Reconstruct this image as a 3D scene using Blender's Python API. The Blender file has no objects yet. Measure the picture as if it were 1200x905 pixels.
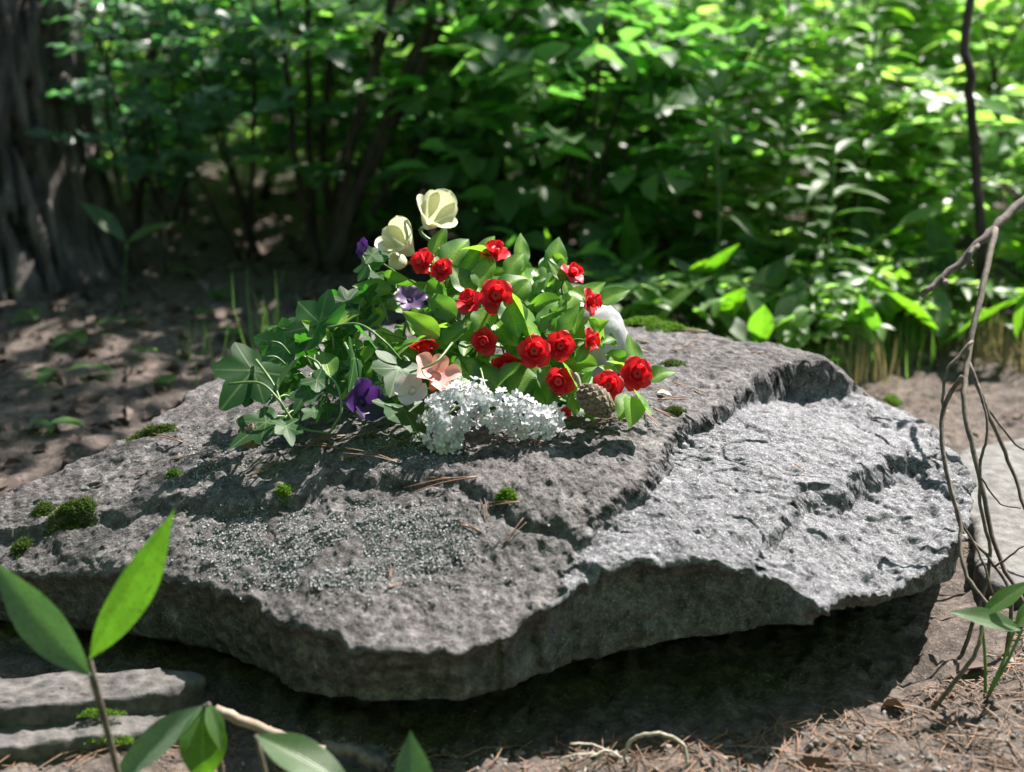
import bpy, math, random
import numpy as np
from mathutils import Vector, Matrix
from mathutils.bvhtree import BVHTree

R = math.radians
S = bpy.context.scene
C = S.collection
rnd = random.Random(7)
rng = np.random.default_rng(7)

# ------------------------------------------------------------------ camera
PITCH, CAMZ, FPX = R(17.0), 0.85, 1200 * 50 / 36.0
cd = bpy.data.cameras.new('camera'); cam = bpy.data.objects.new('camera', cd); C.objects.link(cam)
cam.location = (0, 0, CAMZ); cam.rotation_euler = (R(90) - PITCH, 0, 0)
cd.sensor_width = 36; cd.lens = 50; cd.clip_start = 0.05; cd.clip_end = 600
cd.dof.use_dof = True; cd.dof.focus_distance = 1.86; cd.dof.aperture_fstop = 3.1
S.camera = cam

# ------------------------------------------------------------------ light
SUN = Vector((0.55, 0.60, 1.0)).normalized()          # towards the sun
elev = math.asin(SUN.z); azim = math.atan2(SUN.x, SUN.y)
W = bpy.data.worlds.new('World'); S.world = W; W.use_nodes = True
wn = W.node_tree.nodes; sky = wn.new('ShaderNodeTexSky'); sky.sky_type = 'NISHITA'
sky.sun_disc = False; sky.sun_elevation = elev; sky.sun_rotation = azim
W.node_tree.links.new(sky.outputs[0], wn['Background'].inputs[0]); wn['Background'].inputs[1].default_value = 0.07
sd = bpy.data.lights.new('sun', 'SUN'); sd.energy = 5.0; sd.angle = R(0.5); sd.color = (1.0, 0.95, 0.87)
sun = bpy.data.objects.new('sun', sd); C.objects.link(sun)
sun.rotation_euler = (-SUN).to_track_quat('-Z', 'Y').to_euler()
S.view_settings.view_transform = 'Standard'; S.view_settings.look = 'None'
S.view_settings.exposure = 1.75; S.view_settings.gamma = 1.0
S.render.engine = 'CYCLES'
S.cycles.use_denoising = True
S.cycles.max_bounces = 8; S.cycles.transparent_max_bounces = 8

# ------------------------------------------------------------------ helpers
FW = Vector((0, math.cos(PITCH), -math.sin(PITCH))); UP = Vector((0, math.sin(PITCH), math.cos(PITCH)))
EYE = Vector((0, 0, CAMZ))
def ray(px, py):
    return FW + Vector((1, 0, 0)) * ((px - 600) / FPX) + UP * ((452.5 - py) / FPX)
def U(px, py, z):                       # pixel ray met with the level z
    d = ray(px, py); return EYE + d * ((z - CAMZ) / d.z)
def D(px, py, y):                       # pixel ray met with the distance y
    d = ray(px, py); return EYE + d * (y / d.y)
def pxm(p):                             # metres per photo pixel at a point
    return (Vector(p) - EYE).dot(FW) / FPX

def _h(ix, iy, iz, s):
    n = (ix * 374761393 + iy * 668265263 + iz * 2147483647 + s * 974634777) & 0xffffffff
    n = ((n ^ (n >> 13)) * 1274126177) & 0xffffffff
    n = ((n ^ (n >> 16)) * 2246822519) & 0xffffffff
    return ((n ^ (n >> 15)) & 0xffffff) / 8388607.5 - 1.0
def noise(p, s=0):
    p = np.asarray(p, float); i = np.floor(p).astype(np.int64); f = p - i
    f = f * f * f * (f * (f * 6 - 15) + 10); x, y, z = i[:, 0], i[:, 1], i[:, 2]; out = 0
    for dx in (0, 1):
        for dy in (0, 1):
            for dz in (0, 1):
                w = (f[:, 0] if dx else 1 - f[:, 0]) * (f[:, 1] if dy else 1 - f[:, 1]) * (f[:, 2] if dz else 1 - f[:, 2])
                out = out + w * _h(x + dx, y + dy, z + dz, s)
    return out
def fbm(p, o=4, s=0, g=0.5):
    a, r, p = 1.0, 0, np.asarray(p, float)
    for k in range(o):
        r = r + a * noise(p, s + k); p = p * 2.03 + 17.1; a *= g
    return r
def sstep(a, b, x):
    t = np.clip((x - a) / (b - a), 0, 1); return t * t * (3 - 2 * t)

def mesh(name, V, F, smooth=True, mat=None, uv=None):
    me = bpy.data.meshes.new(name)
    if isinstance(F, np.ndarray):
        V = np.asarray(V, np.float32); n, k = F.shape
        me.vertices.add(len(V)); me.vertices.foreach_set('co', V.ravel())
        me.loops.add(n * k); me.loops.foreach_set('vertex_index', F.astype(np.int32).ravel())
        me.polygons.add(n); me.polygons.foreach_set('loop_start', np.arange(0, n * k, k, dtype=np.int32))
        me.update(calc_edges=True)
    else:
        me.from_pydata([tuple(v) for v in V], [], F)
    if smooth: me.polygons.foreach_set('use_smooth', np.ones(len(me.polygons), bool))
    if uv is not None:
        l = me.uv_layers.new(name='UVMap'); vi = np.empty(len(me.loops), np.int32); me.loops.foreach_get('vertex_index', vi)
        l.data.foreach_set('uv', np.asarray(uv, np.float32)[vi].ravel())
    if mat: me.materials.append(mat)
    me.update(); return me
WM = {}                                  # world matrices while building
def put(name, data, parent=None, world=None):
    o = bpy.data.objects.new(name, data); C.objects.link(o)
    w = world if world is not None else Matrix.Identity(4); WM[o] = w
    if parent is not None:
        o.parent = parent; o.matrix_basis = WM[parent].inverted() @ w
    else: o.matrix_basis = w
    return o
def tag(o, label, cat, group=None):
    o['label'] = label; o['category'] = cat
    if group: o['group'] = group
    return o
def thing(name, label, cat, loc, group=None):
    e = put(name, None, None, Matrix.Translation(Vector(loc))); e.empty_display_size = 0.02
    return tag(e, label, cat, group)
def structure(o): o['kind'] = 'structure'; return o
def stuff(o): o['kind'] = 'stuff'; return o
def frame(pos, d, up=(0, 0, 1), sc=1.0): # +Y along d, +Z near up
    y = Vector(d).normalized(); u = Vector(up)
    x = y.cross(u)
    if x.length < 1e-4: x = y.cross(Vector((1, 0.1, 0)))
    x.normalize(); z = x.cross(y)
    s = Vector(sc) if hasattr(sc, '__len__') else Vector((sc, sc, sc))
    m = Matrix((x * s.x, y * s.y, z * s.z)).transposed().to_4x4(); m.translation = Vector(pos); return m

def spline(pts, n):                      # Catmull-Rom
    P = [np.array(p, float) for p in pts]; P = [2 * P[0] - P[1]] + P + [2 * P[-1] - P[-2]]; out = []
    for i in range(1, len(P) - 2):
        for k in range(n):
            t = k / n; a, b, c, d = P[i - 1:i + 3]
            out.append(0.5 * (2 * b + (c - a) * t + (2 * a - 5 * b + 4 * c - d) * t * t + (3 * b - a - 3 * c + d) * t ** 3))
    out.append(P[-2]); return np.array(out)
def tube_vf(pts, r0, r1=None, sides=6, n=4, wob=0.0):
    p = spline(pts, n) if n > 1 else np.array([np.array(q, float) for q in pts]); m = len(p); r1 = r0 if r1 is None else r1
    if wob: p[1:-1] += rng.normal(0, wob, (m - 2, 3))
    t = np.gradient(p, axis=0); t /= np.linalg.norm(t, axis=1)[:, None] + 1e-12
    a = np.cross(t[0], [0.3, 0.2, 0.9]); a /= np.linalg.norm(a); V = []
    for i in range(m):
        a = a - t[i] * a.dot(t[i]); a /= np.linalg.norm(a) + 1e-12; b = np.cross(t[i], a); r = r0 + (r1 - r0) * i / (m - 1)
        for k in range(sides):
            w = 2 * math.pi * k / sides; V.append(p[i] + (a * math.cos(w) + b * math.sin(w)) * r)
    F = []
    for i in range(m - 1):
        for k in range(sides):
            k2 = (k + 1) % sides; F.append((i * sides + k, i * sides + k2, (i + 1) * sides + k2, (i + 1) * sides + k))
    F.append(tuple(range(sides))[::-1]); F.append(tuple(range((m - 1) * sides, m * sides)))
    return V, F
class MB:
    def __init__(s): s.V = []; s.F = []
    def add(s, V, F):
        o = len(s.V); s.V.extend([tuple(v) for v in V]); s.F.extend([tuple(i + o for i in f) for f in F]); return s
    def mesh(s, name, mat, smooth=True): return mesh(name, s.V, s.F, smooth, mat)
def tube(name, pts, r0, r1, mat, parent, sides=6, n=4, wob=0.0):
    o = WM[parent].translation if parent is not None else Vector((0, 0, 0))
    V, F = tube_vf([Vector(p) - o for p in pts], r0, r1, sides, n, wob)
    return put(name, mesh(name, V, F, True, mat), parent, Matrix.Translation(o))

# ------------------------------------------------------------------ materials
def newmat(name):
    m = bpy.data.materials.new(name); m.use_nodes = True; nt = m.node_tree
    return m, nt, nt.nodes, nt.links, nt.nodes['Principled BSDF'], nt.nodes['Material Output']
def ramp(nt, fac, stops, interp='LINEAR'):
    n = nt.nodes.new('ShaderNodeValToRGB'); n.color_ramp.interpolation = interp
    el = n.color_ramp.elements
    while len(el) < len(stops): el.new(0.5)
    for e, (p, c) in zip(el, stops): e.position = p; e.color = (*c, 1)
    nt.links.new(fac, n.inputs[0]); return n.outputs[0]
def tnoise(nt, scale, detail=6, rough=0.6, vec=None, typ='noise', dist=0.0):
    if typ == 'vor': n = nt.nodes.new('ShaderNodeTexVoronoi'); n.inputs['Scale'].default_value = scale; o = n.outputs[0]
    else:
        n = nt.nodes.new('ShaderNodeTexNoise'); n.inputs['Scale'].default_value = scale; n.inputs['Detail'].default_value = detail
        n.inputs['Roughness'].default_value = rough; n.inputs['Distortion'].default_value = dist; o = n.outputs[0]
    if vec is None:
        tc = nt.nodes.get('TC') or nt.nodes.new('ShaderNodeTexCoord'); tc.name = 'TC'; vec = tc.outputs['Object']
    nt.links.new(vec, n.inputs['Vector']); return o
def mixc(nt, fac, a, b, typ='MIX'):
    n = nt.nodes.new('ShaderNodeMix'); n.data_type = 'RGBA'; n.blend_type = typ
    for s, v in ((n.inputs['Factor'], fac), (n.inputs['A'], a), (n.inputs['B'], b)):
        if hasattr(v, 'links') or hasattr(v, 'is_output'): nt.links.new(v, s)
        elif isinstance(v, (int, float)): s.default_value = v
        else: s.default_value = (*v, 1)
    return n.outputs['Result']
def bump(nt, h, strength, dist, prev=None):
    b = nt.nodes.new('ShaderNodeBump'); b.inputs['Strength'].default_value = strength; b.inputs['Distance'].default_value = dist
    nt.links.new(h, b.inputs['Height'])
    if prev is not None: nt.links.new(prev, b.inputs['Normal'])
    return b.outputs[0]
def leafmat(name, cols, trans, rough=0.4, tfac=0.4, spec=0.5, vein=False, spots=None, isl=True):
    m, nt, N, L, P, O = newmat(name)
    if isl:
        g = N.new('ShaderNodeNewGeometry'); f = g.outputs['Random Per Island']
    else:
        g = N.new('ShaderNodeObjectInfo'); f = g.outputs['Random']
    n = len(cols); c = ramp(nt, f, [(i / max(1, n - 1), k) for i, k in enumerate(cols)])
    c = mixc(nt, 0.35, c, ramp(nt, tnoise(nt, 60 if not vein else 25, 3), [(0.3, (0.25,) * 3), (0.7, (0.9,) * 3)]), 'MULTIPLY')
    t = ramp(nt, f, [(i / max(1, n - 1), k) for i, k in enumerate(trans)])
    if vein:
        uvn = N.new('ShaderNodeTexCoord'); sp = N.new('ShaderNodeSeparateXYZ'); L.new(uvn.outputs['UV'], sp.inputs[0])
        # u: 0..1 across, v: along
        ab = N.new('ShaderNodeMath'); ab.operation = 'SUBTRACT'; ab.inputs[1].default_value = 0.5; L.new(sp.outputs[0], ab.inputs[0])
        a2 = N.new('ShaderNodeMath'); a2.operation = 'ABSOLUTE'; L.new(ab.outputs[0], a2.inputs[0])
        w = N.new('ShaderNodeTexWave'); w.inputs['Scale'].default_value = vein; w.inputs['Distortion'].default_value = 0.6; w.bands_direction = 'Y'
        cb = N.new('ShaderNodeCombineXYZ'); s2 = N.new('ShaderNodeMath'); s2.operation = 'MULTIPLY_ADD'; s2.inputs[1].default_value = -0.9
        L.new(a2.outputs[0], s2.inputs[0]); L.new(sp.outputs[1], s2.inputs[2]); L.new(s2.outputs[0], cb.inputs[1]); L.new(cb.outputs[0], w.inputs['Vector'])
        mr = ramp(nt, a2.outputs[0], [(0.0, (1, 1, 1) if vein != 0.012 else (.55,) * 3), (0.03 if vein != 0.012 else .018, (0.0,) * 3)])
        vv = ramp(nt, w.outputs[0], [(0.8, (0, 0, 0)), (1.0, (0.22,) * 3)])
        mx = N.new('ShaderNodeMath'); mx.operation = 'MAXIMUM'; L.new(mr, mx.inputs[0]); L.new(vv, mx.inputs[1])
        c = mixc(nt, mx.outputs[0], c, mixc(nt, 0.5, c, (0.35, 0.45, 0.2)))
        L.new(bump(nt, mx.outputs[0], 0.3, 0.0012), P.inputs['Normal'])
        if vein == 0.01:                                          # parallel veins, specks and scuffs
            w2 = N.new('ShaderNodeTexWave'); w2.inputs['Scale'].default_value = 4.5; w2.inputs['Distortion'].default_value = 0.3; L.new(uvn.outputs['UV'], w2.inputs['Vector'])
            c = mixc(nt, 0.22, c, ramp(nt, w2.outputs[0], [(0.2, (0.35,) * 3), (0.8, (1,) * 3)]), 'MULTIPLY'); t = mixc(nt, 0.25, t, ramp(nt, w2.outputs[0], [(0.2, (0.35,) * 3), (0.8, (1,) * 3)]), 'MULTIPLY')
            sk = ramp(nt, tnoise(nt, 55, 5, 0.7), [(0.56, (0,) * 3), (0.61, (0.85,) * 3)]); c = mixc(nt, sk, c, (0.05, 0.05, 0.02)); t = mixc(nt, sk, t, (0.05, 0.09, 0.01))
            t = mixc(nt, 0.6, t, ramp(nt, tnoise(nt, 7, 4), [(0.3, (0.45,) * 3), (0.65, (1,) * 3)]), 'MULTIPLY')
            L.new(bump(nt, w2.outputs[0], 0.25, 0.003), P.inputs['Normal'])
        if spots:
            e = ramp(nt, a2.outputs[0], [(0.05, (1, 1, 1)), (0.38, (0, 0, 0))])
            k = mixc(nt, 1.0, e, ramp(nt, tnoise(nt, 30, 3), [(0.35, (0,) * 3), (0.6, (1,) * 3)]), 'MULTIPLY')
            c = mixc(nt, k, c, spots)
    L.new(c, P.inputs['Base Color']); P.inputs['Roughness'].default_value = rough; P.inputs['Specular IOR Level'].default_value = spec
    T = N.new('ShaderNodeBsdfTranslucent'); L.new(t, T.inputs[0]); M = N.new('ShaderNodeMixShader'); M.inputs[0].default_value = tfac
    L.new(P.outputs[0], M.inputs[1]); L.new(T.outputs[0], M.inputs[2]); L.new(M.outputs[0], O.inputs[0]); return m
def plain(name, c1, c2, scale=40, rough=0.7, bs=0.3, bd=0.002, spec=0.4, trans=None, tf=0.3, detail=6):
    m, nt, N, L, P, O = newmat(name); h = tnoise(nt, scale, detail)
    L.new(ramp(nt, h, [(0.3, c1), (0.7, c2)]), P.inputs['Base Color']); P.inputs['Roughness'].default_value = rough
    P.inputs['Specular IOR Level'].default_value = spec
    if bs: L.new(bump(nt, h, bs, bd), P.inputs['Normal'])
    if trans:
        T = N.new('ShaderNodeBsdfTranslucent'); T.inputs[0].default_value = (*trans, 1); M = N.new('ShaderNodeMixShader'); M.inputs[0].default_value = tf
        L.new(P.outputs[0], M.inputs[1]); L.new(T.outputs[0], M.inputs[2]); L.new(M.outputs[0], O.inputs[0])
    return m

def rockmat():
    m, nt, N, L, P, O = newmat('slab_stone')
    at = N.new('ShaderNodeAttribute'); at.attribute_name = 'layer'
    n1 = tnoise(nt, 9, 8, 0.65); n2 = tnoise(nt, 70, 6, 0.7); n3 = tnoise(nt, 330, 4, 0.75); n4 = tnoise(nt, 22, 8, 0.7, dist=0.6); v = tnoise(nt, 260, typ='vor')
    up = ramp(nt, n2, [(0.3, (0.018, 0.017, 0.018)), (0.46, (0.076, 0.068, 0.071)), (0.6, (0.142, 0.129, 0.132)), (0.72, (0.29, 0.272, 0.274))])
    up = mixc(nt, 0.65, up, ramp(nt, n1, [(0.33, (0.42, 0.385, 0.375)), (0.5, (0.85, 0.82, 0.81)), (0.66, (1.25, 1.23, 1.22))]), 'MULTIPLY')
    up = mixc(nt, ramp(nt, n4, [(0.57, (0,) * 3), (0.70, (0.6,) * 3)]), up, (0.19, 0.187, 0.193))
    up = mixc(nt, ramp(nt, n3, [(0.60, (0,) * 3), (0.69, (0.7,) * 3)]), up, (0.30, 0.288, 0.288))
    up = mixc(nt, ramp(nt, n3, [(0.36, (0.8,) * 3), (0.46, (0,) * 3)]), up, (0.035, 0.032, 0.035))
    lo = ramp(nt, n2, [(0.3, (0.03, 0.029, 0.033)), (0.46, (0.118, 0.115, 0.128)), (0.6, (0.205, 0.20, 0.218)), (0.72, (0.35, 0.345, 0.365))])
    lo = mixc(nt, 0.5, lo, ramp(nt, n1, [(0.32, (0.5, 0.5, 0.53)), (0.6, (1, 1, 1))]), 'MULTIPLY')
    lo = mixc(nt, ramp(nt, n3, [(0.57, (0,) * 3), (0.66, (0.85,) * 3)]), lo, (0.52, 0.515, 0.535))
    lo = mixc(nt, ramp(nt, n3, [(0.34, (0.8,) * 3), (0.44, (0,) * 3)]), lo, (0.05, 0.05, 0.06))
    lo = mixc(nt, ramp(nt, n4, [(0.62, (0,) * 3), (0.72, (0.5,) * 3)]), lo, (0.17, 0.145, 0.135))
    c = mixc(nt, at.outputs['Fac'], up, lo)
    L.new(c, P.inputs['Base Color'])
    L.new(ramp(nt, n3, [(0.4, (0.85,) * 3), (0.65, (0.55,) * 3)]), P.inputs['Roughness']); P.inputs['Specular IOR Level'].default_value = 0.3
    b = bump(nt, n2, 0.9, 0.006); b = bump(nt, n3, 0.9, 0.002, b); b = bump(nt, v, 0.35, 0.001, b); L.new(b, P.inputs['Normal']); return m
def soilmat():
    m, nt, N, L, P, O = newmat('forest_soil')
    n1 = tnoise(nt, 3, 6, 0.6); n2 = tnoise(nt, 45, 8, 0.7); n3 = tnoise(nt, 220, 5, 0.7)
    c = ramp(nt, n2, [(0.3, (0.04, 0.034, 0.033)), (0.5, (0.10, 0.082, 0.074)), (0.7, (0.22, 0.18, 0.16))])
    c = mixc(nt, 0.6, c, ramp(nt, n1, [(0.35, (0.55, 0.49, 0.47)), (0.65, (1, 0.97, 0.95))]), 'MULTIPLY')
    c = mixc(nt, ramp(nt, n3, [(0.55, (0,) * 3), (0.68, (0.7,) * 3)]), c, (0.27, 0.22, 0.19))
    L.new(c, P.inputs['Base Color']); P.inputs['Roughness'].default_value = 0.9; P.inputs['Specular IOR Level'].default_value = 0.2
    L.new(bump(nt, n3, 0.7, 0.003, bump(nt, n2, 0.8, 0.012)), P.inputs['Normal']); return m
def barkmat(name, a, b, c):
    m, nt, N, L, P, O = newmat(name)
    tc = N.new('ShaderNodeTexCoord'); mp = N.new('ShaderNodeMapping'); mp.inputs['Scale'].default_value = (1, 1, 0.22); L.new(tc.outputs['Object'], mp.inputs[0])
    n1 = tnoise(nt, 26, 8, 0.65, mp.outputs[0], dist=0.4); n2 = tnoise(nt, 90, 6, 0.7)
    col = ramp(nt, n1, [(0.32, a), (0.5, b), (0.68, c)]); col = mixc(nt, 0.5, col, ramp(nt, n2, [(0.3, (0.4,) * 3), (0.65, (1,) * 3)]), 'MULTIPLY')
    L.new(col, P.inputs['Base Color']); P.inputs['Roughness'].default_value = 0.9; P.inputs['Specular IOR Level'].default_value = 0.2
    L.new(bump(nt, n2, 0.5, 0.004, bump(nt, n1, 0.8, 0.015)), P.inputs['Normal']); return m

M = {}
M['slab'] = rockmat(); M['soil'] = soilmat()
M['bark'] = barkmat('pine_bark', (0.025, 0.02, 0.02), (0.11, 0.09, 0.087), (0.25, 0.20, 0.195))
M['stem'] = barkmat('shrub_bark', (0.018, 0.014, 0.012), (0.06, 0.045, 0.038), (0.12, 0.09, 0.075))
M['twig'] = plain('twig_bark', (0.05, 0.038, 0.03), (0.16, 0.125, 0.10), 120, 0.8)
M['dead'] = plain('dead_branch_bark', (0.05, 0.038, 0.034), (0.17, 0.14, 0.125), 90, 0.85)
M['pale'] = plain('pale_dry_twig', (0.22, 0.19, 0.15), (0.45, 0.40, 0.33), 150, 0.85)
M['needle'] = plain('dry_needles', (0.10, 0.05, 0.03), (0.27, 0.155, 0.095), 9, 0.6, 0)
M['litter'] = leafmat('leaf_litter', [(0.06, 0.036, 0.03), (0.10, 0.068, 0.058), (0.19, 0.135, 0.118), (0.08, 0.05, 0.038)], [(0.1, 0.06, 0.03)] * 4, 0.75, 0.1, 0.25)
M['clod'] = plain('soil_crumbs', (0.045, 0.038, 0.036), (0.27, 0.235, 0.22), 60, 0.95, 0.4, 0.003)
M['stone'] = plain('step_stone', (0.03, 0.027, 0.027), (0.13, 0.118, 0.114), 55, 0.9, 0.8, 0.006, detail=9)
M['pstone'] = plain('pale_stone', (0.06, 0.056, 0.054), (0.18, 0.17, 0.165), 45, 0.9, 0.9, 0.008, detail=9)
M['white'] = plain('whitish_stone', (0.22, 0.22, 0.225), (0.55, 0.55, 0.56), 28, 0.4, 0.8, 0.003, trans=(0.6, 0.6, 0.6), tf=0.15, detail=9)
M['lichen'] = leafmat('grey_lichen', [(0.20, 0.20, 0.208), (0.29, 0.29, 0.30), (0.40, 0.40, 0.415), (0.24, 0.24, 0.25)], [(0.3, 0.31, 0.31)] * 4, 0.95, 0.1, 0.03)
M['moss'] = leafmat('green_moss', [(0.05, 0.12, 0.015), (0.11, 0.22, 0.025), (0.17, 0.27, 0.04)], [(0.15, 0.3, 0.03)] * 3, 0.7, 0.35, 0.2)
M['moss2'] = leafmat('olive_moss', [(0.03, 0.06, 0.015), (0.07, 0.11, 0.025), (0.10, 0.13, 0.04)], [(0.1, 0.16, 0.03)] * 3, 0.8, 0.3, 0.15)
G = [(0.042, 0.095, 0.04), (0.065, 0.13, 0.05), (0.10, 0.18, 0.065), (0.055, 0.11, 0.055)]
M['lf_dark'] = leafmat('leaf_dark_green', [(0.035, 0.075, 0.04), (0.05, 0.10, 0.05), (0.075, 0.13, 0.065), (0.045, 0.09, 0.045)], [(0.05, 0.22, 0.03), (0.07, 0.30, 0.03), (0.11, 0.38, 0.04), (0.06, 0.22, 0.04)], 0.45, 0.5, 0.5)
M['lf_mid'] = leafmat('leaf_mid_green', G, [(0.13, 0.42, 0.05), (0.20, 0.54, 0.07), (0.30, 0.62, 0.09), (0.13, 0.40, 0.09)], 0.42, 0.55, 0.55)
M['lf_blue'] = leafmat('leaf_bluish_green', [(0.065, 0.12, 0.08), (0.085, 0.15, 0.10), (0.11, 0.18, 0.125)], [(0.13, 0.38, 0.10)] * 3, 0.40, 0.5, 0.65)
M['lf_bright'] = leafmat('leaf_bright_green', [(0.07, 0.15, 0.05), (0.10, 0.20, 0.06), (0.14, 0.25, 0.085), (0.09, 0.17, 0.08)], [(0.24, 0.56, 0.06), (0.34, 0.68, 0.09), (0.48, 0.76, 0.14), (0.28, 0.58, 0.16)], 0.42, 0.58, 0.55)
M['sheenleaf'] = leafmat('lily_painted_sheen', [(0.13, 0.20, 0.12), (0.16, 0.23, 0.14)], [(0.10, 0.26, 0.05)] * 2, 0.5, 0.25, 0.5, vein=0.01, isl=False)  # grey sheen of a reflecting lily leaf, put into the base colour
M['lily'] = leafmat('lily_leaf', [(0.05, 0.12, 0.025), (0.075, 0.155, 0.035), (0.055, 0.12, 0.04)], [(0.20, 0.58, 0.015), (0.26, 0.64, 0.02), (0.15, 0.46, 0.03)], 0.42, 0.46, 0.5, vein=0.01, isl=False)
M['rleaf'] = leafmat('rose_leaf', [(0.03, 0.10, 0.018), (0.05, 0.15, 0.02), (0.085, 0.21, 0.025), (0.035, 0.11, 0.025)], [(0.16, 0.46, 0.03), (0.24, 0.58, 0.04), (0.36, 0.68, 0.05), (0.16, 0.45, 0.06)], 0.42, 0.42, 0.4, vein=7.0, spots=(0.22, 0.36, 0.035), isl=False)
M['ivy'] = leafmat('ivy_leaf', [(0.012, 0.05, 0.012), (0.022, 0.075, 0.018), (0.06, 0.115, 0.05), (0.016, 0.06, 0.012)], [(0.05, 0.28, 0.015), (0.08, 0.36, 0.02), (0.08, 0.30, 0.04), (0.07, 0.36, 0.015)], 0.5, 0.34, 0.22, vein=0.012, isl=False)
M['vine'] = plain('vine_stem', (0.07, 0.13, 0.04), (0.16, 0.24, 0.085), 60, 0.45, 0.1)
M['gstem'] = plain('green_stem', (0.06, 0.13, 0.03), (0.13, 0.22, 0.06), 40, 0.5, 0.1)
M['red'] = plain('red_petal', (0.48, 0.008, 0.018), (0.64, 0.02, 0.032), 70, 0.5, 0.1, 0.001, 0.45, (0.8, 0.02, 0.03), 0.25)
M['cream'] = plain('cream_petal', (0.56, 0.55, 0.36), (0.68, 0.68, 0.55), 22, 0.4, 0.05, 0.001, 0.4, (0.7, 0.70, 0.42), 0.35)
M['purple'] = plain('violet_petal', (0.02, 0.008, 0.05), (0.06, 0.02, 0.12), 55, 0.4, 0.1, 0.001, 0.35, (0.12, 0.03, 0.25), 0.3)
M['mauve'] = plain('mauve_petal', (0.03, 0.012, 0.055), (0.20, 0.13, 0.25), 90, 0.4, 0.1, 0.001, 0.35, (0.2, 0.1, 0.25), 0.3)
M['peach'] = plain('peach_petal', (0.70, 0.20, 0.13), (0.72, 0.52, 0.52), 28, 0.45, 0.1, 0.001, 0.4, (0.8, 0.35, 0.25), 0.3)
M['lilac'] = plain('white_petal', (0.50, 0.49, 0.51), (0.66, 0.65, 0.66), 60, 0.5, 0.05, 0.001, 0.35, (0.75, 0.75, 0.8), 0.25)
M['cone'] = plain('cone_scale', (0.075, 0.05, 0.036), (0.27, 0.20, 0.15), 180, 0.75, 0.4)
M['wood'] = plain('dry_stick', (0.16, 0.12, 0.09), (0.34, 0.27, 0.21), 70, 0.85)
M['grass'] = leafmat('grass_blade', [(0.06, 0.13, 0.04), (0.10, 0.18, 0.05), (0.17, 0.22, 0.09)], [(0.14, 0.34, 0.04), (0.2, 0.42, 0.05), (0.24, 0.34, 0.1)], 0.45, 0.38, 0.4)
M['straw'] = leafmat('dry_grass', [(0.26, 0.21, 0.13), (0.36, 0.30, 0.19), (0.2, 0.2, 0.08)], [(0.3, 0.25, 0.1)] * 3, 0.6, 0.25, 0.3)

# ================================================================== GROUND
def gz(x, y):
    x = np.asarray(x, float).ravel(); y = np.asarray(y, float).ravel(); p = np.stack([x, y, 0 * x], 1)
    far = sstep(6, 40, np.hypot(x, y))
    z = fbm(p * 1.1, 3, 3) * 0.022 + fbm(p * 0.13, 3, 9) * 0.6 * far
    z = z + fbm(p * 9, 3, 5) * 0.008 + np.abs(fbm(p * 28, 3, 11)) * 0.010 + fbm(p * 75, 2, 15) * 0.0045
    d = np.hypot((x - 0.0) / 0.75, (y - 1.85) / 0.42)
    z = z - 0.03 * (1 - sstep(0.7, 1.3, d))                       # hollow under the slab
    return z
n = 430
u = np.linspace(-1, 1, n)
gx = 1.7 * u + 260 * u ** 7 * np.abs(u); gy = 2.3 + 1.7 * u + 260 * u ** 7 * np.abs(u)
X, Y = np.meshgrid(gx, gy, indexing='ij'); Z = gz(X, Y)
V = np.stack([X.ravel(), Y.ravel(), Z], 1); idx = np.arange(n * n).reshape(n, n)
F = np.stack([idx[:-1, :-1].ravel(), idx[1:, :-1].ravel(), idx[1:, 1:].ravel(), idx[:-1, 1:].ravel()], 1)
ground = structure(put('ground', mesh('ground', V, F, True, M['soil'])))

# ================================================================== STONE SLAB
RIM = [  # pixel x, y of the upper rim, rim height, under-edge height, inset of the under-edge
 (-170,640,.09,.00,.03), (-90,652,.10,.01,.03), (0,658,.115,.02,.04), (120,660,.135,.025,.05), (210,668,.15,.03,.05), (300,697,.155,.03,.03), (370,724,.155,.045,.025),
 (440,748,.15,.062,.02), (520,750,.15,.064,.02), (580,738,.155,.068,.02), (620,710,.165,.064,.02), (660,690,.175,.058,.02), (720,668,.185,.054,.02),
 (790,655,.19,.066,.02), (860,650,.19,.08,.02), (920,672,.18,.103,.02), (965,704,.162,.128,.02), (1010,688,.145,.112,.02), (1060,665,.145,.10,.02), (1105,645,.145,.085,.02),
 (1140,600,.145,.05,.03), (1135,550,.16,.03,.03), (1105,505,.17,.02,.02), (1060,480,.18,.0,.02), (1015,456,.20,.0,.02), (968,414,.262,.0,.02), (890,399,.268,.0,.02),
 (820,386,.272,.0,.02), (720,376,.275,.0,.02), (600,372,.275,.0,.02), (450,384,.27,.0,.02), (350,405,.26,.0,.02), (260,440,.24,.0,.03), (170,500,.21,.0,.03),
 (90,540,.18,.0,.03), (0,582,.15,.0,.03), (-100,612,.12,.0,.03), (-160,625,.10,.0,.03)]
def tps(pts):
    P = np.array([(*U(a, b, c)[:2], c) for a, b, c in pts]); m = len(P)
    def k(d): return np.where(d > 1e-9, d * d * np.log(d + 1e-12), 0)
    K = k(np.linalg.norm(P[:, None, :2] - P[None, :, :2], axis=2)) + np.eye(m) * 2e-3
    A = np.zeros((m + 3, m + 3)); A[:m, :m] = K; A[:m, m] = 1; A[:m, m + 1:] = P[:, :2]; A[m:, :m] = A[:m, m:].T
    w = np.linalg.solve(A, np.r_[P[:, 2], 0, 0, 0])
    def f(x, y):
        out = w[m] + w[m + 1] * x + w[m + 2] * y
        for i in range(m): out = out + w[i] * k(np.hypot(x - P[i, 0], y - P[i, 1]))
        return out
    return f
r3 = [(a, b, c) for a, b, c, _, _ in RIM]
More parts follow.
